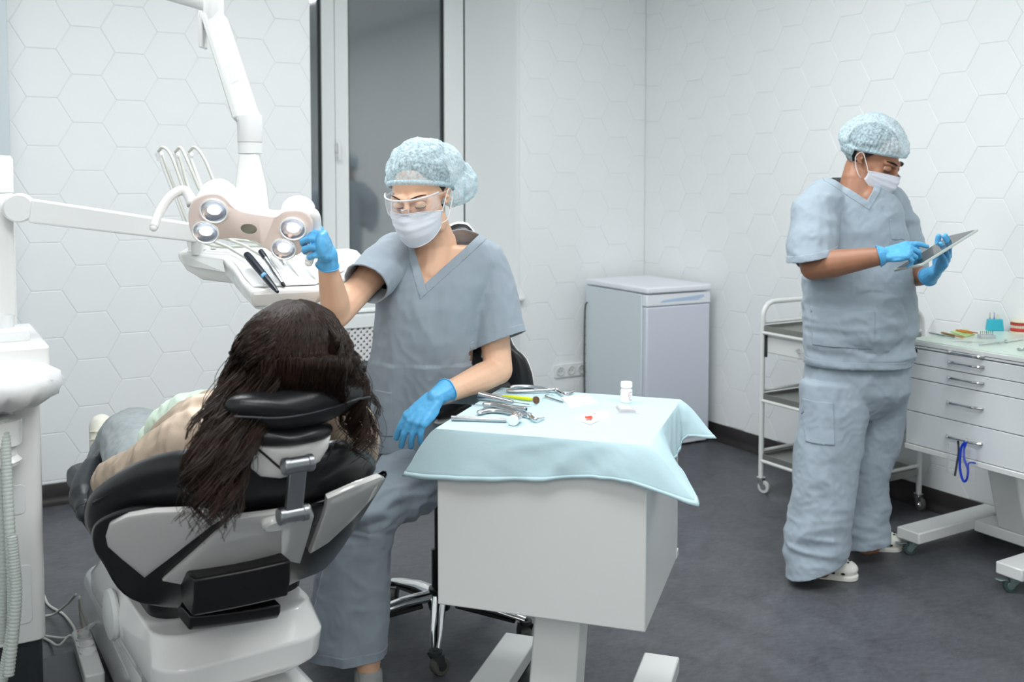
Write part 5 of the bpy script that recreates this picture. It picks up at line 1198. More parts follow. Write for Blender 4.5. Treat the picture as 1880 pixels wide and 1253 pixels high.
def clog(root, heel, d, L=.255, name='clog', hgt=.0):
    d = nrm(np.array([d[0], d[1], 0])); s_ = np.array([d[1], -d[0], 0]); A = np.stack([s_, d, UP]); h = np.asarray(heel, float); b = MB()
    b.ell(h+d*.05+UP*.035, (.038, .05, .034), A); b.ell(h+d*.13+UP*.04, (.042, .08, .040), A); b.ell(h+d*.185+UP*.036, (.050, .068, .035), A); b.ell(h+d*.13+UP*.012, (.046, .125, .014), A)
    me = remesh(b, .004, 8); bisect(me, [([(h+UP*.001, -UP)], h, 1.)]); me.transform(root_m(root).inverted()); o = obj(name, me, 'clog', root, ang=180)
    b = MB(); b.loft([[h+d*(y*1.)+s_*x+UP*z for x, y in rrect(-.046, .046, .0, .252, .044, 6)] for z in (.0, .018)]); obj('sole', b, 'clog', o, world=True, bevel=.003)
    for (x, y) in ((-.02, .165), (.0, .172), (.02, .165), (-.028, .19), (-.009, .195), (.011, .195), (.029, .19), (-.018, .215), (.002, .22), (.021, .214)):
        z = .0395+.0345*math.sqrt(max(0, 1-(x/.050)**2-((y-.188)/.066)**2)); b = MB(); b.ell(h+d*y+s_*x+UP*(z-.0015), (.0042, .0046, .0028), A, 8, 6); obj('vent_hole', b, 'dark', o, world=True)
    for q in (-1, 1):
        for y in (.13, .16, .195):
            b = MB(); b.ell(h+d*y+s_*q*(.0455 if y < .18 else .048)+UP*.03, (.004, .008, .005), A, 8, 6); obj('vent_hole', b, 'dark', o, world=True)
    return o

# ------------------------------------------------------------------ the seated woman
WO = thing('person', 'seated person in grey-blue scrubs, goggles, mask and blue cap reaching for the lamp', 'person', (SC[0]-.08, SC[1]-.1, 0))
H1 = Head(W(771, 361, 2.90), -CF*.92-CR*.30-UP*.30, roll=-.03, sc_=1.06)
TR = [(424, 765, 845, 3.03, .055), (436, 728, 876, 3.03, .075), (452, 700, 900, 3.03, .09), (480, 692, 915, 3.03, .10), (520, 692, 905, 3.02, .110), (560, 694, 890, 3.02, .115), (620, 690, 886, 3.04, .118), (690, 678, 884, 3.08, .125), (750, 672, 880, 3.12, .14), (800, 676, 868, 3.15, .15), (850, 690, 850, 3.17, .15)]
b = MB(); H1.prims(b)
b.caps(H1.p(0, -.02, -.06), W(803, 448, 2.99), .055, .056); b.caps(W(803, 448, 2.99), W(800, 500, 3.0), .058, .075); b.ell(W(790, 500, 3.0), (.10, .062, .06), np.stack([CR, CF, UP]))
rows_loft(b, [(y, xl+8, xr-8, d, th) for y, xl, xr, d, th in TR[2:-2]], k=.9)
shR, elR, wrR = W(716, 466, 2.99), W(619, 577, 2.79), W(601, 487, 2.655)
b.chain([shR, lerp(shR, elR, .55), elR], [.05, .043, .040]); b.chain([elR, lerp(elR, wrR, .3), lerp(elR, wrR, .75), wrR], [.038, .040, .031, .0255])
shL, elL, wrL = W(893, 480, 3.05), W(915, 680, 3.0), W(812, 725, 2.83)
b.chain([shL, lerp(shL, elL, .6), elL], [.055, .046, .043]); b.chain([elL, lerp(elL, wrL, .3), lerp(elL, wrL, .7), wrL], [.042, .043, .034, .0285])
kn1, an1 = W(672, 935, 2.86), W(676, 1215, 2.88); b.chain([W(785, 850, 3.15), kn1, lerp(kn1, an1, .35), an1], [.08, .058, .05, .036]); b.chain([an1, an1-UP*.07+CR*.0, an1-UP*.085-CF*.10], [.034, .036, .026])
kn2, an2 = W(652, 930, 3.2), W(612, 1122, 3.36); b.chain([W(760, 850, 3.2), kn2, an2, an2-UP*.07, an2-UP*.09-CF*.08-CR*.05], [.08, .058, .038, .034, .026])
me = remesh(b, .0042, 5); me.transform(root_m(WO).inverted()); obj('body', me, 'skinw', WO, ang=180)
b = MB(); H1.ell(b, (0, -.024, .040), (.0775, .095, .083)); H1.ell(b, (0, -.10, .01), (.045, .04, .04)); b.caps(H1.p(.070, .03, .03), H1.p(.073, .02, -.015), .006, .003); b.caps(H1.p(-.070, .03, .03), H1.p(-.073, .02, -.03), .006, .003); hm = remesh(b, .005, 5); bisect(hm, [([(H1.p(0, .03, .045), nrm(H1.y*1-H1.z*.9))], H1.c, 1.)]); hm.transform(root_m(WO).inverted()); obj('hair', hm, 'hairm', WO, ang=180)
H1.eyes(WO, .8, 'skinw', gaze=-.45); H1.mask(WO)
H1.cap(WO, [((0, -.03, .060), (.090, .106, .088)), ((-.028, -.075, .050), (.078, .078, .072)), ((-.066, -.095, .006), (.062, .056, .060)), ((0, -.05, .01), (.084, .085, .05))], -.42, .030, band_r=(.083, .106))
# goggles
b = MB(); rg = []
for j in range(7):
    t = j/6; R = []
    for i in range(31):
        q = -1+2*i/30; a = q*1.3; z = .026-.050*t*(1-.25*q*q)+(.012*math.exp(-(q/.16)**2) if t > .9 else 0); R.append(H1.p(.080*math.sin(a), .022+.096*math.cos(a)+.004*math.sin(PI*t), z))
    rg.append(R)
b.loft(rg, cap=False, wrap=False); gl = obj('goggles', b, 'clear', WO, world=True, ang=180, solid=.0016)
b = MB(); b.tube(rg[0], .0024, 8); obj('goggle_rim', b, 'film', gl, world=True)
b = MB(); b.tube(rg[-1], .0013, 8); obj('goggle_lower_edge', b, 'clear', gl, world=True)
for q in (0, -1):
    sd = -1 if q == 0 else 1; b = MB(); b.tube([rg[1][q], H1.p(sd*.083, -.02, .012), H1.p(sd*.078, -.045, .0)], [.004, .003, .003], 8, sq=(1, .5)); obj('goggle_temple', b, 'clear', gl, world=True)
b = MB(); b.tube([H1.p(-.010, .100, -.022), H1.p(-.008, .108, -.002), H1.p(.008, .108, -.002), H1.p(.010, .100, -.022)], .003, 8); obj('nose_bridge', b, 'film', gl, world=True)
b = MB(); b.ell(H1.p(-.079, -.010, -.038), .0028); obj('earring', b, 'chrome', WO, world=True)
# scrub top
b = MB(); rows_loft(b, TR)
b.chain([W(728, 470, 3.0), W(700, 492, 2.92), W(660, 530, 2.80)], [.068, .060, .060]); b.chain([W(884, 490, 3.05), W(905, 545, 3.03), W(922, 640, 3.0)], [.072, .074, .073])
A1, T1, B1 = W(752, 437, 2.9), W(779, 523, 2.9), W(872, 440, 2.9)
def vplane(P, Q, s): n = nrm(np.cross(Q-P, CF)); return (P, n if n@CR*s > 0 else -n)
p1, p2 = vplane(A1, T1, 1), vplane(B1, T1, -1); fr_ = (W(800, 460, 3.04), -CF); nc = W(803, 440, 3.0)
sR = nrm(W(669, 528, 2.84)-W(712, 462, 2.97)); sL = nrm(W(921, 624, 3.0)-W(905, 545, 3.02)+CR*.02)
def foldsw(p, n_):
    q = np.asarray(p); h = (1.05-q[2]); l = (q-W(790, 600, 3.0))@CR
    f = .007*nz((q[0], q[1], q[2]*.45), 9, 2)+.007*ridge((q[0]*1.2, q[1]*1.2, q[2]*.35), 9, 5)+.0018*ridge((q[0], q[1], q[2]*.7), 32, 1)
    if q[2] < .95: f += .007*ridge((l*1.3, 0, q[2]*.35), 8, 11)
    return f
nb = .024
cb1 = (p1[0]-p1[1]*nb, p1[1]); cb2 = (p2[0]-p2[1]*nb, p2[1])
pts_ = [('neckband', [(p1[0], -p1[1]), cb1, cb2, fr_], nc, .2, .0018, None), ('neckband', [(p2[0], -p2[1]), cb2, cb1, fr_, p1], nc, .2, .0018, None),
        ('hip_pocket', [(W(690, 712, 3), CR), (W(722, 745, 3), -CR), (W(700, 716, 3), -UP), (W(700, 800, 3), UP)], W(705, 755, 3.0), .2, .002, -CF)]
pts_.append(('sleeve_hem', [(W(921, 624, 3.0)-sL*.022, sL)], W(921, 624, 3.0), .1, .0015, None)); pts_.append(('sleeve_hem', [(W(669, 528, 2.84)-sR*.018, sR), (W(669, 528, 2.84), -sR)], W(669, 528, 2.84), .1, .0015, None))
pts_[3] = ('sleeve_hem', [(W(921, 624, 3.0)-sL*.022, sL), (W(921, 624, 3.0), -sL)], W(921, 624, 3.0), .1, .0015, None)
hemP = W(740, 832, 3.0)
clothing('scrub_top', b, 'scrubw', WO, .0055, foldsw, [([p1, p2, fr_], nc, .2), ([(W(803, 433, 3.0), UP)], W(803, 425, 3.02), .085), ([(W(669, 528, 2.84), sR)], W(662, 535, 2.82), .10), ([(W(921, 624, 3.0), sL)], W(921, 640, 3.0), .10), ([(hemP, -UP+CR*.12)], hemP, .6)], patches=pts_)
# trousers
b = MB(); b.ell(W(785, 830, 3.17), (.155, .13, .13), np.stack([CR, CF, UP]))
b.chain([W(800, 850, 3.12), W(740, 890, 3.0), W(674, 937, 2.87)], [.10, .088, .074])
rows_loft(b, [(925, 640, 718, 2.88, .055), (950, 622, 722, 2.88, .068), (975, 612, 718, 2.88, .07), (1010, 602, 711, 2.88, .068), (1060, 594, 711, 2.88, .066), (1110, 585, 709, 2.88, .066), (1160, 575, 705, 2.88, .068), (1230, 563, 701, 2.88, .072)], e=2.4)
b.chain([W(745, 860, 3.2), kn2], [.09, .075]); rows_loft(b, [(930, 612, 692, 3.2, .06), (1000, 594, 680, 3.26, .065), (1080, 580, 668, 3.32, .065), (1165, 566, 655, 3.38, .07)])
def foldst(p, n_):
    q = np.asarray(p); r = .007*nz((q[0], q[1], q[2]*.5), 9, 3)+.010*ridge((q[0], q[1], q[2]*.28), 11, 8)+.004*ridge((q[0]+q[2]*.5, q[1], q[2]), 14, 2)+.0015*ridge((q[0], q[1], q[2]*.8), 36, 1)
    k = math.exp(-((q[2]-.56)/.07)**2); return r+.018*k*ridge((q[0]*.6, q[1]*.6, q[2]*2.2), 13, 4)-.004*k
hb1 = W(635, 1203, 2.88); hb2 = W(600, 1142, 3.37)
l_ = W(652, 1120, 2.88)
tr_ = clothing('trousers', b, 'scrubw', WO, .0055, foldst, [([(hb1, -UP)], W(635, 1230, 2.88), .16), ([(hb2-UP*.0, -UP)], W(605, 1165, 3.37), .14), ([(W(785, 770, 3.17), UP)], W(785, 760, 3.17), .5)],
    patches=[('leg_hem', [(hb1+UP*.028, -UP), (hb1, UP)], hb1, .16, .0016, None)])
b = MB(); b.caps(an1-UP*.035, an1-UP*.085, .040, .042); b.caps(an1-UP*.085, an1-UP*.10-CF*.11, .042, .034); sm = remesh(b, .004, 4); displace(sm, lambda p, q: .0006*math.sin(p[0]*900)); bisect(sm, [([(an1-UP*.015-UP*.004, UP)], an1, .1)]); sm.transform(root_m(WO).inverted()); obj('sock', sm, 'sock', WO, ang=180)
f1 = an1*np.array([1, 1, 0]); clog(WO, f1+CF*.07, -CF*1-CR*.05); f2 = Wz(578, 1190, .0); clog(WO, np.array([f2[0], f2[1], 0])+CF*.225+CR*.085, -CF*.80-CR*.30)
# gloves
cR = lerp(wrR, elR, .05); gd = nrm(-CF*.80+UP*.42-CR*.05); gn = -CR*.95-CF*.1; glove(WO, W(603, 466, 2.635), gd, gn, hand=1 if np.cross(gd, gn)[2] > 0 else -1, curls=((1.0, .95, .9), (1.05, 1.0, .9), (1.1, 1.0, .9), (1.15, 1.0, .9)), thumb=(.35, .85, .35), L=.060, tcurl=.05, spread=.03, sc_=1.0, cuff=(W(601, 489, 2.655), .0295))
gd = nrm(W(750, 786, 2.765)-W(803, 727, 2.80)); gn = nrm(CF*.6-UP*.8+CR*.1); glove(WO, W(800, 730, 2.80), gd, gn, hand=1 if np.cross(gd, gn)@CR < 0 else -1, curls=((.45, .25, .1), (.52, .25, .15), (.58, .28, .2), (.62, .3, .2)), thumb=(.75, .45, .35), L=.086, tcurl=.2, spread=.08, sc_=1.08, cuff=(W(821, 716, 2.84), .033))

# ------------------------------------------------------------------ the standing man
MO = thing('person', 'standing person in light scrubs, mask, cap and white clogs looking at a tablet', 'person', (3.13, 2.68, 0))
D = 3.85
BR = nrm(CR*.80+CF*.60); BF = nrm(CR*.62-CF*.78)      # his body turns to the picture right: BF = where the chest faces
H2 = Head(W(1605, 292, 3.86), CR*.62-CF*.66-UP*.50, sc_=1.07)
NT = [(318, 1542, 1585, 3.90, .050), (332, 1528, 1602, 3.89, .07), (350, 1506, 1626, 3.87, .10), (375, 1492, 1648, 3.87, .118), (410, 1488, 1656, 3.87, .128), (450, 1486, 1662, 3.87, .135), (500, 1482, 1668, 3.86, .145), (550, 1481, 1672, 3.86, .155), (600, 1482, 1674, 3.86, .155), (650, 1482, 1672, 3.86, .15), (700, 1482, 1664, 3.87, .145)]
b = MB(); H2.prims(b)
b.caps(H2.p(0, -.03, -.05), W(1575, 335, 3.88), .060, .064); b.caps(W(1575, 335, 3.88), W(1570, 380, 3.88), .066, .09); b.caps(H2.p(0, .01, -.09), W(1600, 372, 3.83), .04, .06)
rows_loft(b, [(y, xl+8, xr-8, d, th) for y, xl, xr, d, th in NT[3:-2]], k=.88)
sR2, eR2, wR2 = W(1497, 392, 3.78), W(1494, 490, 3.70), W(1612, 471, 3.52)
b.chain([sR2, lerp(sR2, eR2, .6), eR2], [.066, .056, .051]); b.chain([eR2, lerp(eR2, wR2, .3), lerp(eR2, wR2, .7), wR2], [.050, .052, .041, .033])
sL2, eL2, wL2 = W(1646, 385, 4.0), W(1668, 505, 3.98), W(1704, 508, 3.72)
b.chain([sL2, lerp(sL2, eL2, .6), eL2], [.046, .044, .044]); b.chain([eL2, lerp(eL2, wL2, .4), wL2], [.045, .042, .031])
for hp, kn, an, ft in ((W(1535, 700, 3.83), W(1515, 870, 3.78), W(1497, 1020, 3.74), CR), (W(1615, 700, 3.93), W(1600, 860, 3.96), W(1590, 980, 3.98), CR)):
    b.chain([hp, kn, an, an*np.array([1, 1, 0])+UP*.05], [.066, .055, .042, .036]); b.caps(an*np.array([1, 1, 0])+UP*.05, an*np.array([1, 1, 0])+UP*.045+CR*.03, .034, .026)
me = remesh(b, .005, 5); me.transform(root_m(MO).inverted()); obj('body', me, 'skinm', MO, ang=180)
b = MB(); H2.ell(b, (0, -.026, .038), (.0775, .095, .084)); H2.ell(b, (0, -.05, -.005), (.064, .06, .05))
for q in (-1, 1): b.caps(H2.p(q*.073, .01, .03), H2.p(q*.075, .008, -.03), .008, .005)
hm = remesh(b, .005, 4); bisect(hm, [([(H2.p(0, .04, .05), nrm(H2.y-H2.z*.8))], H2.c, 1.)]); hm.transform(root_m(MO).inverted()); obj('hair', hm, 'hairm', MO, ang=180)
H2.eyes(MO, 1.0, 'skinm', gaze=-.6, bw=1.7); H2.mask(MO)
H2.cap(MO, [((0, -.03, .060), (.092, .112, .090)), ((0, -.085, .045), (.082, .065, .070)), ((0, -.03, .01), (.088, .102, .05)), ((0, .035, .062), (.072, .058, .052))], -.30, .030, band_r=(.084, .110), seed=5)
b = MB(); rows_loft(b, NT)
b.chain([W(1515, 372, 3.84), W(1495, 400, 3.78), W(1492, 450, 3.72), W(1491, 479, 3.70)], [.085, .087, .087, .087])
b.chain([W(1625, 375, 3.95), W(1648, 410, 4.0), W(1664, 470, 4.0), W(1668, 520, 3.99)], [.075, .075, .072, .072])
b.ell(W(1590, 590, 3.80), (.15, .13, .16), np.stack([CR, CF, UP]))
T2, A2, B2_ = W(1601, 369, 3.7), W(1535, 322, 3.7), W(1640, 318, 3.7)
q1, q2 = vplane(A2, T2, 1), vplane(B2_, T2, -1); f2_ = (W(1590, 360, 3.90), -CF); n2 = W(1590, 345, 3.8)
hR = nrm(W(1492, 472, 3.70)-W(1497, 400, 3.76)+CR*.06)*1.; hRp = W(1492, 473, 3.70); hLp = W(1668, 500, 3.99)
hRn = nrm(-UP+CR*.0-CR*.24)
hRn = nrm(-UP*.97+CR*.22)
def foldsm(p, n_):
    q = np.asarray(p); h = (q-W(1580, 560, 3.8))
    f = .006*nz((q[0]*.8, q[1]*.8, q[2]), 10, 2)+.0065*ridge((q[0]*.6, q[1]*.6, q[2]*1.3), 10, 7)+.0022*ridge((q[0], q[1], q[2]*.8), 34, 1)
    if q[2] < 1.12: f += .007*ridge((h[0]*.5, h[1]*.5, q[2]*2.2), 9, 3)
    return f
hm_ = W(1575, 672, 3.8)
clothing('scrub_top', b, 'scrubm', MO, .006, foldsm, [([q1, q2, f2_], n2, .2), ([(W(1570, 326, 3.88), UP)], W(1572, 318, 3.88), .10), ([(hRp, hRn), (W(1490, 480, 3.78), -CF)], W(1490, 482, 3.70), .102), ([(hLp, -UP)], W(1672, 520, 3.98), .09), ([(hm_, -UP)], hm_, .6)],
    patches=[('neckband', [(q1[0], -q1[1]), (q1[0]-q1[1]*.026, q1[1]), (q2[0]-q2[1]*.026, q2[1]), f2_], n2, .16, .002, None), ('neckband', [(q2[0], -q2[1]), (q2[0]-q2[1]*.026, q2[1]), (q1[0]-q1[1]*.026, q1[1]), f2_, q1], n2, .16, .002, None),
             ('chest_pocket', [(W(1640, 402, 3.7), CR+UP*.1), (W(1672, 402, 3.7), -CR), (W(1650, 403, 3.7), -UP+CR*.1), (W(1650, 442, 3.7), UP)], W(1652, 420, 3.8), .16, .0025, -CF),
             ('hip_pocket', [(W(1506, 568, 3.7), CR), (W(1600, 568, 3.7), -CR), (W(1550, 570, 3.7), -UP), (W(1550, 640, 3.7), UP)], W(1553, 605, 3.74), .22, .003, -CF),
             ('sleeve_hem', [(hRp-hRn*.024, hRn), (hRp, -hRn)], hRp, .12, .002, None), ('bottom_hem', [(hm_+UP*.026, -UP), (hm_, UP)], hm_, .35, .002, None)])
b = MB(); rows_loft(b, [(620, 1492, 1664, 3.87, .135), (680, 1482, 1662, 3.87, .14), (715, 1478, 1664, 3.87, .135), (742, 1500, 1640, 3.87, .10), (765, 1530, 1612, 3.87, .05)])
rows_loft(b, [(700, 1476, 1588, 3.83, .10), (760, 1470, 1588, 3.82, .105), (830, 1464, 1578, 3.80, .10), (900, 1458, 1564, 3.78, .095), (960, 1452, 1556, 3.76, .09), (1010, 1449, 1548, 3.75, .088), (1075, 1449, 1546, 3.74, .09)])
rows_loft(b, [(700, 1568, 1663, 3.93, .10), (760, 1562, 1658, 3.94, .095), (830, 1558, 1642, 3.96, .088), (880, 1553, 1622, 3.97, .08), (930, 1550, 1626, 3.98, .08), (1020, 1550, 1630, 3.98, .084)])
def foldsp(p, n_):
    q = np.asarray(p); f = .006*nz((q[0], q[1], q[2]*.6), 10, 12)+.0085*ridge((q[0], q[1], q[2]*.75), 10, 18)+.002*ridge((q[0], q[1], q[2]), 34, 1)
    k = math.exp(-((q[2]-.14)/.10)**2); return f+.010*k*ridge((q[0]*.5, q[1]*.5, q[2]*2), 12, 4)
L1_, L2_ = W(1500, 1040, 3.74), W(1590, 995, 3.98)
clothing('trousers', b, 'scrubm', MO, .006, foldsp, [([(L1_, nrm(-UP+CR*.35))], W(1495, 1062, 3.74), .17), ([(L2_, nrm(-UP+CR*.15))], W(1592, 1015, 3.98), .12), ([(W(1570, 645, 3.87), UP)], W(1570, 630, 3.87), .5)],
    patches=[('thigh_pocket', [(W(1487, 730, 3.7), CR), (W(1532, 740, 3.7), -CR), (W(1500, 742, 3.7), -UP), (W(1500, 818, 3.7), UP)], W(1508, 780, 3.72), .2, .0035, -CF)])
c1 = Wz(1484, 1052, 0); clog(MO, c1-CR*.072+CF*.01, CR*.96-CF*.28); c2 = Wz(1580, 1008, 0); clog(MO, c2-CR*.085+CF*.02, CR*.97-CF*.10)
# his gloves and the tablet
gd = nrm(W(1688, 455, 3.48)-W(1614, 470, 3.52)); gn = nrm(CF*.55-UP*.75)
glove(MO, W(1622, 469, 3.515), gd, gn, hand=1 if (np.cross(gd, gn)@(CF+UP)) > 0 else -1, curls=((.25, .3, .2), (.75, .8, .5), (.95, .9, .5), (1.0, .9, .5)), thumb=(.75, .4, .35), L=.082, tcurl=.2, spread=.06, sc_=1.06, cuff=(W(1612, 471, 3.52), .037))
gd = nrm(W(1728, 470, 3.60)-W(1712, 508, 3.68)+CR*.01); gn = nrm(-CR*.6-CF*.15+UP*.7)
glove(MO, W(1716, 500, 3.665), nrm(gd+CR*.25), gn, hand=1 if (np.cross(nrm(gd+CR*.25), gn)@CF) > 0 else -1, curls=((.5, .35, .2), (.55, .35, .2), (.6, .4, .2), (.6, .4, .3)), thumb=(.5, .6, .5), L=.078, tcurl=.1, spread=.16, sc_=1.06, cuff=(W(1703, 509, 3.72), .034))
tq = [W(1659, 492, 3.52), W(1712, 478, 3.40), W(1778, 431, 3.62), W(1724, 440, 3.74)]
tb = thing('tablet', 'thin silver tablet held in the standing man\'s gloved hands', 'tablet', tuple(sum(tq)/4))
tc_ = sum(tq)/4; tn = nrm(np.cross(tq[1]-tq[0], tq[3]-tq[0])); tn = tn if tn[2] > 0 else -tn
ex_ = nrm((tq[2]-tq[3])+(tq[1]-tq[0])); ey_ = nrm(np.cross(tn, ex_)); wx = (np.linalg.norm(tq[1]-tq[0])+np.linalg.norm(tq[2]-tq[3]))/4; wy = (np.linalg.norm(tq[3]-tq[0])+np.linalg.norm(tq[2]-tq[1]))/4
TM = Matrix(((ex_[0], ey_[0], tn[0], 0), (ex_[1], ey_[1], tn[1], 0), (ex_[2], ey_[2], tn[2], 0), (0, 0, 0, 1)))
b = MB(); b.prism(rrect(-wx, wx, -wy, wy, .012), -.004, .004, TM); obj('tablet_case', b, 'tabback', tb, bevel=.0015)
b = MB(); b.prism(rrect(-wx+.008, wx-.008, -wy+.012, wy-.012, .004), .0041, .0046, TM); obj('screen', b, 'darkglass', tb)

# ------------------------------------------------------------------ the patient
PO = thing('person', 'reclining patient with long curly dark brown hair in a beige coat', 'person', (.6, 2.7, .56))
PH = Head(W(545, 655, 2.06), CF*.55-CR*.28+UP*.55, sc_=1.0)
def Q3(u, v, z): return np.array(Mc @ Vector((u, v, z)))
b = MB(); PH.prims(b); nb_ = Q3(0, -.40, .93)
b.caps(PH.c-PH.z*.05-PH.y*.02, nb_, .055, .055)
b.chain([nb_, Q3(0, -.30, .86), Q3(0, -.1, .74), Q3(0, .05, .66)], [.07, .13, .125, .12])
for q in (-1, 1):
    b.caps(Q3(q*.03, -.36, .90), Q3(q*.14, -.32, .87), .055, .045)
b.chain([Q3(-.14, -.32, .87), W(300, 850, 2.26), W(232, 878, 2.42), W(300, 850, 2.72)], [.045, .042, .036, .028]); b.ell(W(312, 846, 2.80), (.03, .045, .02)); b.chain([Q3(.14, -.32, .87), W(655, 810, 2.32), W(600, 840, 2.6)], [.045, .04, .03]); b.ell(W(588, 842, 2.66), (.03, .045, .02))
LG = [(Q3(-.10, .06, .66), W(236, 800, 3.12), W(196, 838, 3.42)), (Q3(.10, .06, .66), W(300, 800, 3.15), W(292, 792, 3.6))]
for h_, k_, a_ in LG: b.chain([h_, k_, a_], [.07, .05, .035])
me = remesh(b, .007, 4); me.transform(root_m(PO).inverted()); obj('body', me, 'skinw', PO, ang=180)
b = MB(); b.chain([Q3(0, -.37, .90), Q3(0, -.28, .86), Q3(0, -.05, .73), Q3(0, .1, .66)], [.11, .150, .15, .15])
b.chain([Q3(-.05, -.36, .89), W(372, 812, 2.20), W(300, 850, 2.26), W(232, 880, 2.40), W(214, 885, 2.50)], [.09, .075, .066, .056, .05]); b.chain([W(232, 880, 2.42), W(300, 850, 2.75)], [.052, .045])
b.chain([Q3(.05, -.36, .89), W(632, 790, 2.22), W(645, 806, 2.30), W(655, 828, 2.42)], [.08, .066, .054, .048])
b.chain([W(330, 800, 2.4), W(395, 790, 2.25)], [.06, .08])
coat = clothing('coat', b, 'beige', PO, .007, lambda p, n_: .008*ridge((p[0], p[1], p[2]), 10, 3)+.004*ridge(p, 26, 9)+.006*nz(p, 8, 2), [])
b = MB(); b.chain([W(225, 868, 2.40), W(210, 862, 2.44), W(206, 880, 2.44)], [.016, .016, .014]); sm = remesh(b, .004, 4); sm.transform(root_m(PO).inverted()); obj('sleeve_strap', sm, 'beige', coat, ang=180)
b = MB(); b.ell(W(225, 866, 2.385), (.010, .006, .010)); obj('buckle', b, 'dark', coat, world=True)
b = MB(); b.chain([W(300, 790, 2.56), W(345, 768, 2.45), W(400, 760, 2.38)], [.045, .055, .05]); b.caps(W(285, 806, 2.62), W(330, 790, 2.5), .035, .04); sm = remesh(b, .005, 6); displace(sm, lambda p, q: .008*ridge(p, 12, 4)+.004*ridge(p, 30, 6)); sm.transform(root_m(PO).inverted()); obj('patient_bib', sm, 'bib', PO, ang=180)
b = MB(); b.chain([Q3(-.09, .04, .65), W(252, 812, 2.85), W(237, 808, 3.1)], [.10, .095, .085]); b.chain([W(237, 808, 3.1), W(212, 835, 3.25), W(200, 850, 3.32)], [.086, .075, .066]); b.chain([Q3(.09, .04, .65), W(300, 812, 3.1), W(300, 820, 3.5)], [.10, .08, .06])
clothing('trousers', b, 'denim', PO, .007, lambda p, n_: .005*nz(p, 9, 4)+.004*ridge(p, 12, 5)+.0015*ridge(p, 40, 1), [])
fr_b = MB()
for k in range(26):
    a = W(150+random.uniform(0, 14), 858+random.uniform(-8, 10), 3.2+random.uniform(-.05, .05)); fr_b.tube([a, a-UP*random.uniform(.02, .06)+CR*random.uniform(-.01, .01)], .0012, 4)
setp(obj('frayed_hem', fr_b, 'bottle', PO, world=True), kind='stuff')
for (x0, y0, d0, x1, y1, d1) in ((190, 822, 3.42, 186, 782, 3.46), (290, 800, 3.6, 284, 774, 3.62)):
    a, c = W(x0, y0, d0), W(x1, y1, d1); b = MB(); b.caps(a-UP*.02, c, .045, .040); b.caps(a-UP*.03+CF*.05, a+CF*.03, .04, .04); sm = remesh(b, .005, 5); sm.transform(root_m(PO).inverted()); sh = obj('trainer', sm, 'trainer', PO, ang=180)
    for k in range(3):
        cc = lerp(a, c, .1+.35*k)-CF*.04; b = MB(); b.tube(spline([cc-CR*.028+CF*.01, cc-CF*.006+UP*.006, cc+CR*.028+CF*.01], 5), .0022, 6); obj('lace', b, 'tooth', sh, world=True)
# hair: a soft mass and several thousand curling strands
HCn = W(541, 657, 2.04)
hb_ = MB(); hb_.ell(HCn, (.099, .105, .104), np.stack([CR, CF, UP])); hb_.ell(W(602, 640, 2.02), (.036, .060, .055), np.stack([CR, CF, UP])); hb_.ell(W(556, 700, 2.035), (.095, .075, .060), np.stack([CR, CF, UP])); [hb_.ell(PH.p(q*.070, -.005, -.005), .045) for q in (-1, 1)]; hb_.ell(W(545, 635, 2.04), (.085, .095, .080), np.stack([CR, CF, UP]))
GL = [[(440, 655, 2.03), (414, 710, 1.98), (385, 770, 1.90), (368, 850, 1.83), (352, 900, 1.80), (352, 950, 1.78)],
      [(452, 675, 1.98), (430, 735, 1.94), (405, 800, 1.86), (385, 870, 1.81), (372, 930, 1.78), (374, 985, 1.77)],
      [(480, 690, 1.95), (458, 750, 1.92), (432, 820, 1.85), (412, 880, 1.81), (398, 935, 1.78), (392, 975, 1.77)],
      [(500, 700, 1.94), (480, 760, 1.93), (452, 810, 1.90), (432, 860, 1.87), (420, 905, 1.85), (412, 935, 1.84)]]
GR = [[(640, 655, 2.03), (648, 690, 2.04), (662, 735, 2.05), (668, 785, 2.06), (672, 825, 2.05), (668, 850, 2.04)],
      [(625, 672, 1.99), (638, 706, 2.02), (640, 740, 2.06), (644, 785, 2.08), (650, 820, 2.08), (652, 838, 2.08)]]
for g in GL: hb_.chain([W(*p)+CF*.02+CR*.012 for p in g[:4]], [.030, .026, .020, .010])
hb_.chain([W(*p)-CR*.015+CF*.01 for p in GR[0][:3]], [.03, .02, .012])
hm = remesh(hb_, .006, 8); displace(hm, lambda p, q: -.004+.004*ridge((p[0], p[1], p[2]*.35), 20, 3)); hm.transform(root_m(PO).inverted()); hr_ = obj('hair', hm, 'hairdark', PO, ang=180)
def gpath(G, lam):
    k = lam*(len(G)-1); i = min(int(k), len(G)-2); t = k-i; return [lerp(W(*p), W(*q), t) for p, q in zip(G[i], G[i+1])]
sb = MB(); crown = W(535, 556, 2.05)
NS = 5000
LK = [(q, rng.random(), rng.uniform(0, 6.28), rng.uniform(.50, .72), rng.normal(0, .017, 3), rng.uniform(.72, 1.0), rng.uniform(.7, 1.35)) for q in (-1,)*64+(1,)*22]
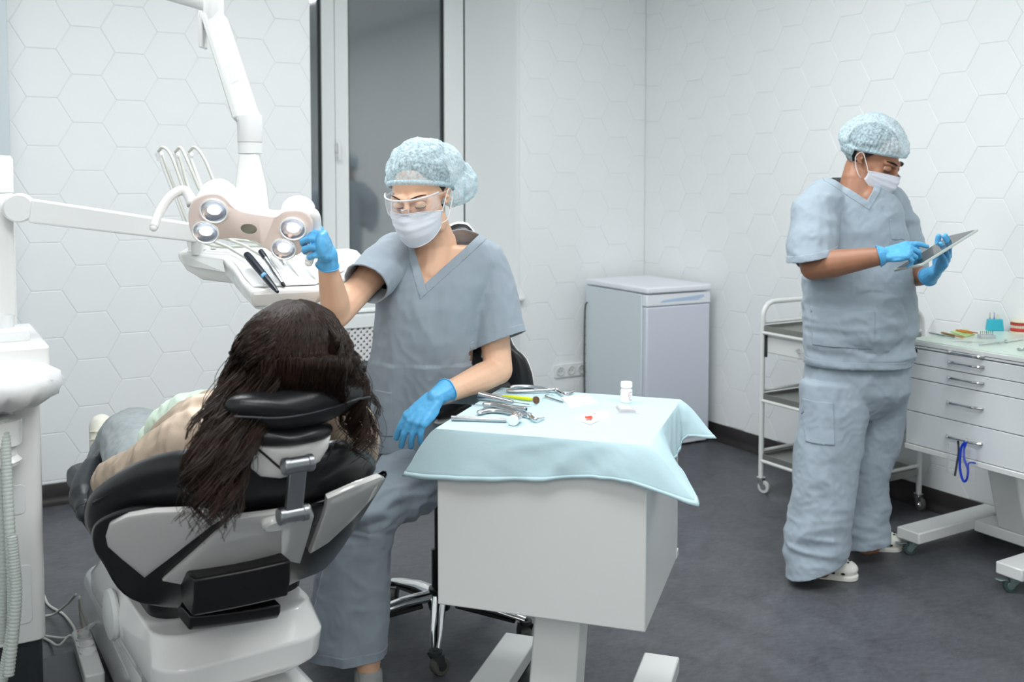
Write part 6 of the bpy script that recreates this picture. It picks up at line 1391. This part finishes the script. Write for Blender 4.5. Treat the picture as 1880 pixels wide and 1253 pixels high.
for k in range(NS):
    r = rng.random(); side = -1 if r < .60 else (1 if r < .74 else 0)
    lk = LK[rng.integers(0, 64)] if side == -1 else LK[64+rng.integers(0, 22)]; loose = rng.random() < .18
    if side == -1: path = gpath(GL, rng.random() if loose else lk[1])
    elif side == 1: path = gpath(GR, rng.random() if loose else lk[1])
    else: x = rng.uniform(480, 632); path = [W(x, 660, 1.925), W(x+rng.uniform(-6, 6), 698, 1.935), W(x+rng.uniform(-8, 8), 722, 1.955), W(x+rng.uniform(-8, 8), 742, 1.99)]
    x0 = path[0]; dome = []
    az = (x0-HCn)*np.array([1, 1, 0]); az0 = nrm(az); azn = rng.normal(0, .3, 3)*np.array([1, 1, 0])
    for t in np.linspace(0, 1, 7):
        th = .10+t*1.30; az = nrm(az0+azn*(1-t)**1.3); part = rng.normal(0, .004); rad = np.array([.113, .118, .113])*rng.uniform(.975, 1.018)
        v = az*math.sin(th)+UP*math.cos(th); l = np.array([v@CR, v@CF, v@UP])*rad; dome.append(HCn+CR*l[0]+CF*l[1]+UP*l[2]+UP*.004*math.exp(-(th/.6)**2))
    end = 1.0 if side == 0 else rng.uniform(.70, 1.0); spr = rng.normal(0, .019 if side else .006, 3)
    if side and not loose: spr = lk[4]+rng.normal(0, .0042, 3); end = lk[5]*rng.uniform(.92, 1.0)
    tail = [p+spr*(.35+.65*i/len(path)) for i, p in enumerate(path)]
    P = spline(dome+tail, 4 if side else 2); P = P[:max(12, int(len(P)*end))]; n = len(P); ph = rng.uniform(0, 6.28); wv = rng.uniform(.6, 1.25); fq = rng.uniform(.42, .62)
    if side and not loose: ph = lk[2]+rng.normal(0, .25); fq = lk[3]; wv = lk[6]
    out = []
    for i, p in enumerate(P):
        t = i/n; A_ = (.0006+.0030*min(1, max(0, t-.1)*4)+.0220*max(0, t-.40)**1.1*(1.6 if side else .25))*wv; out.append(p+CR*A_*math.sin(i*fq+ph)+CF*A_*math.cos(i*fq+ph))
    w0 = rng.uniform(.0009, .0017); sb.tube(out, [w0*(1-.6*(i/n)) for i in range(n)], 3, cap=False)
me = mesh_from(sb); me.transform(root_m(PO).inverted()); st_ = obj('hair_strands', me, 'hair', hr_, ang=180, recalc=False); st_['kind'] = 'stuff'
for p in me.polygons: p.use_smooth = True
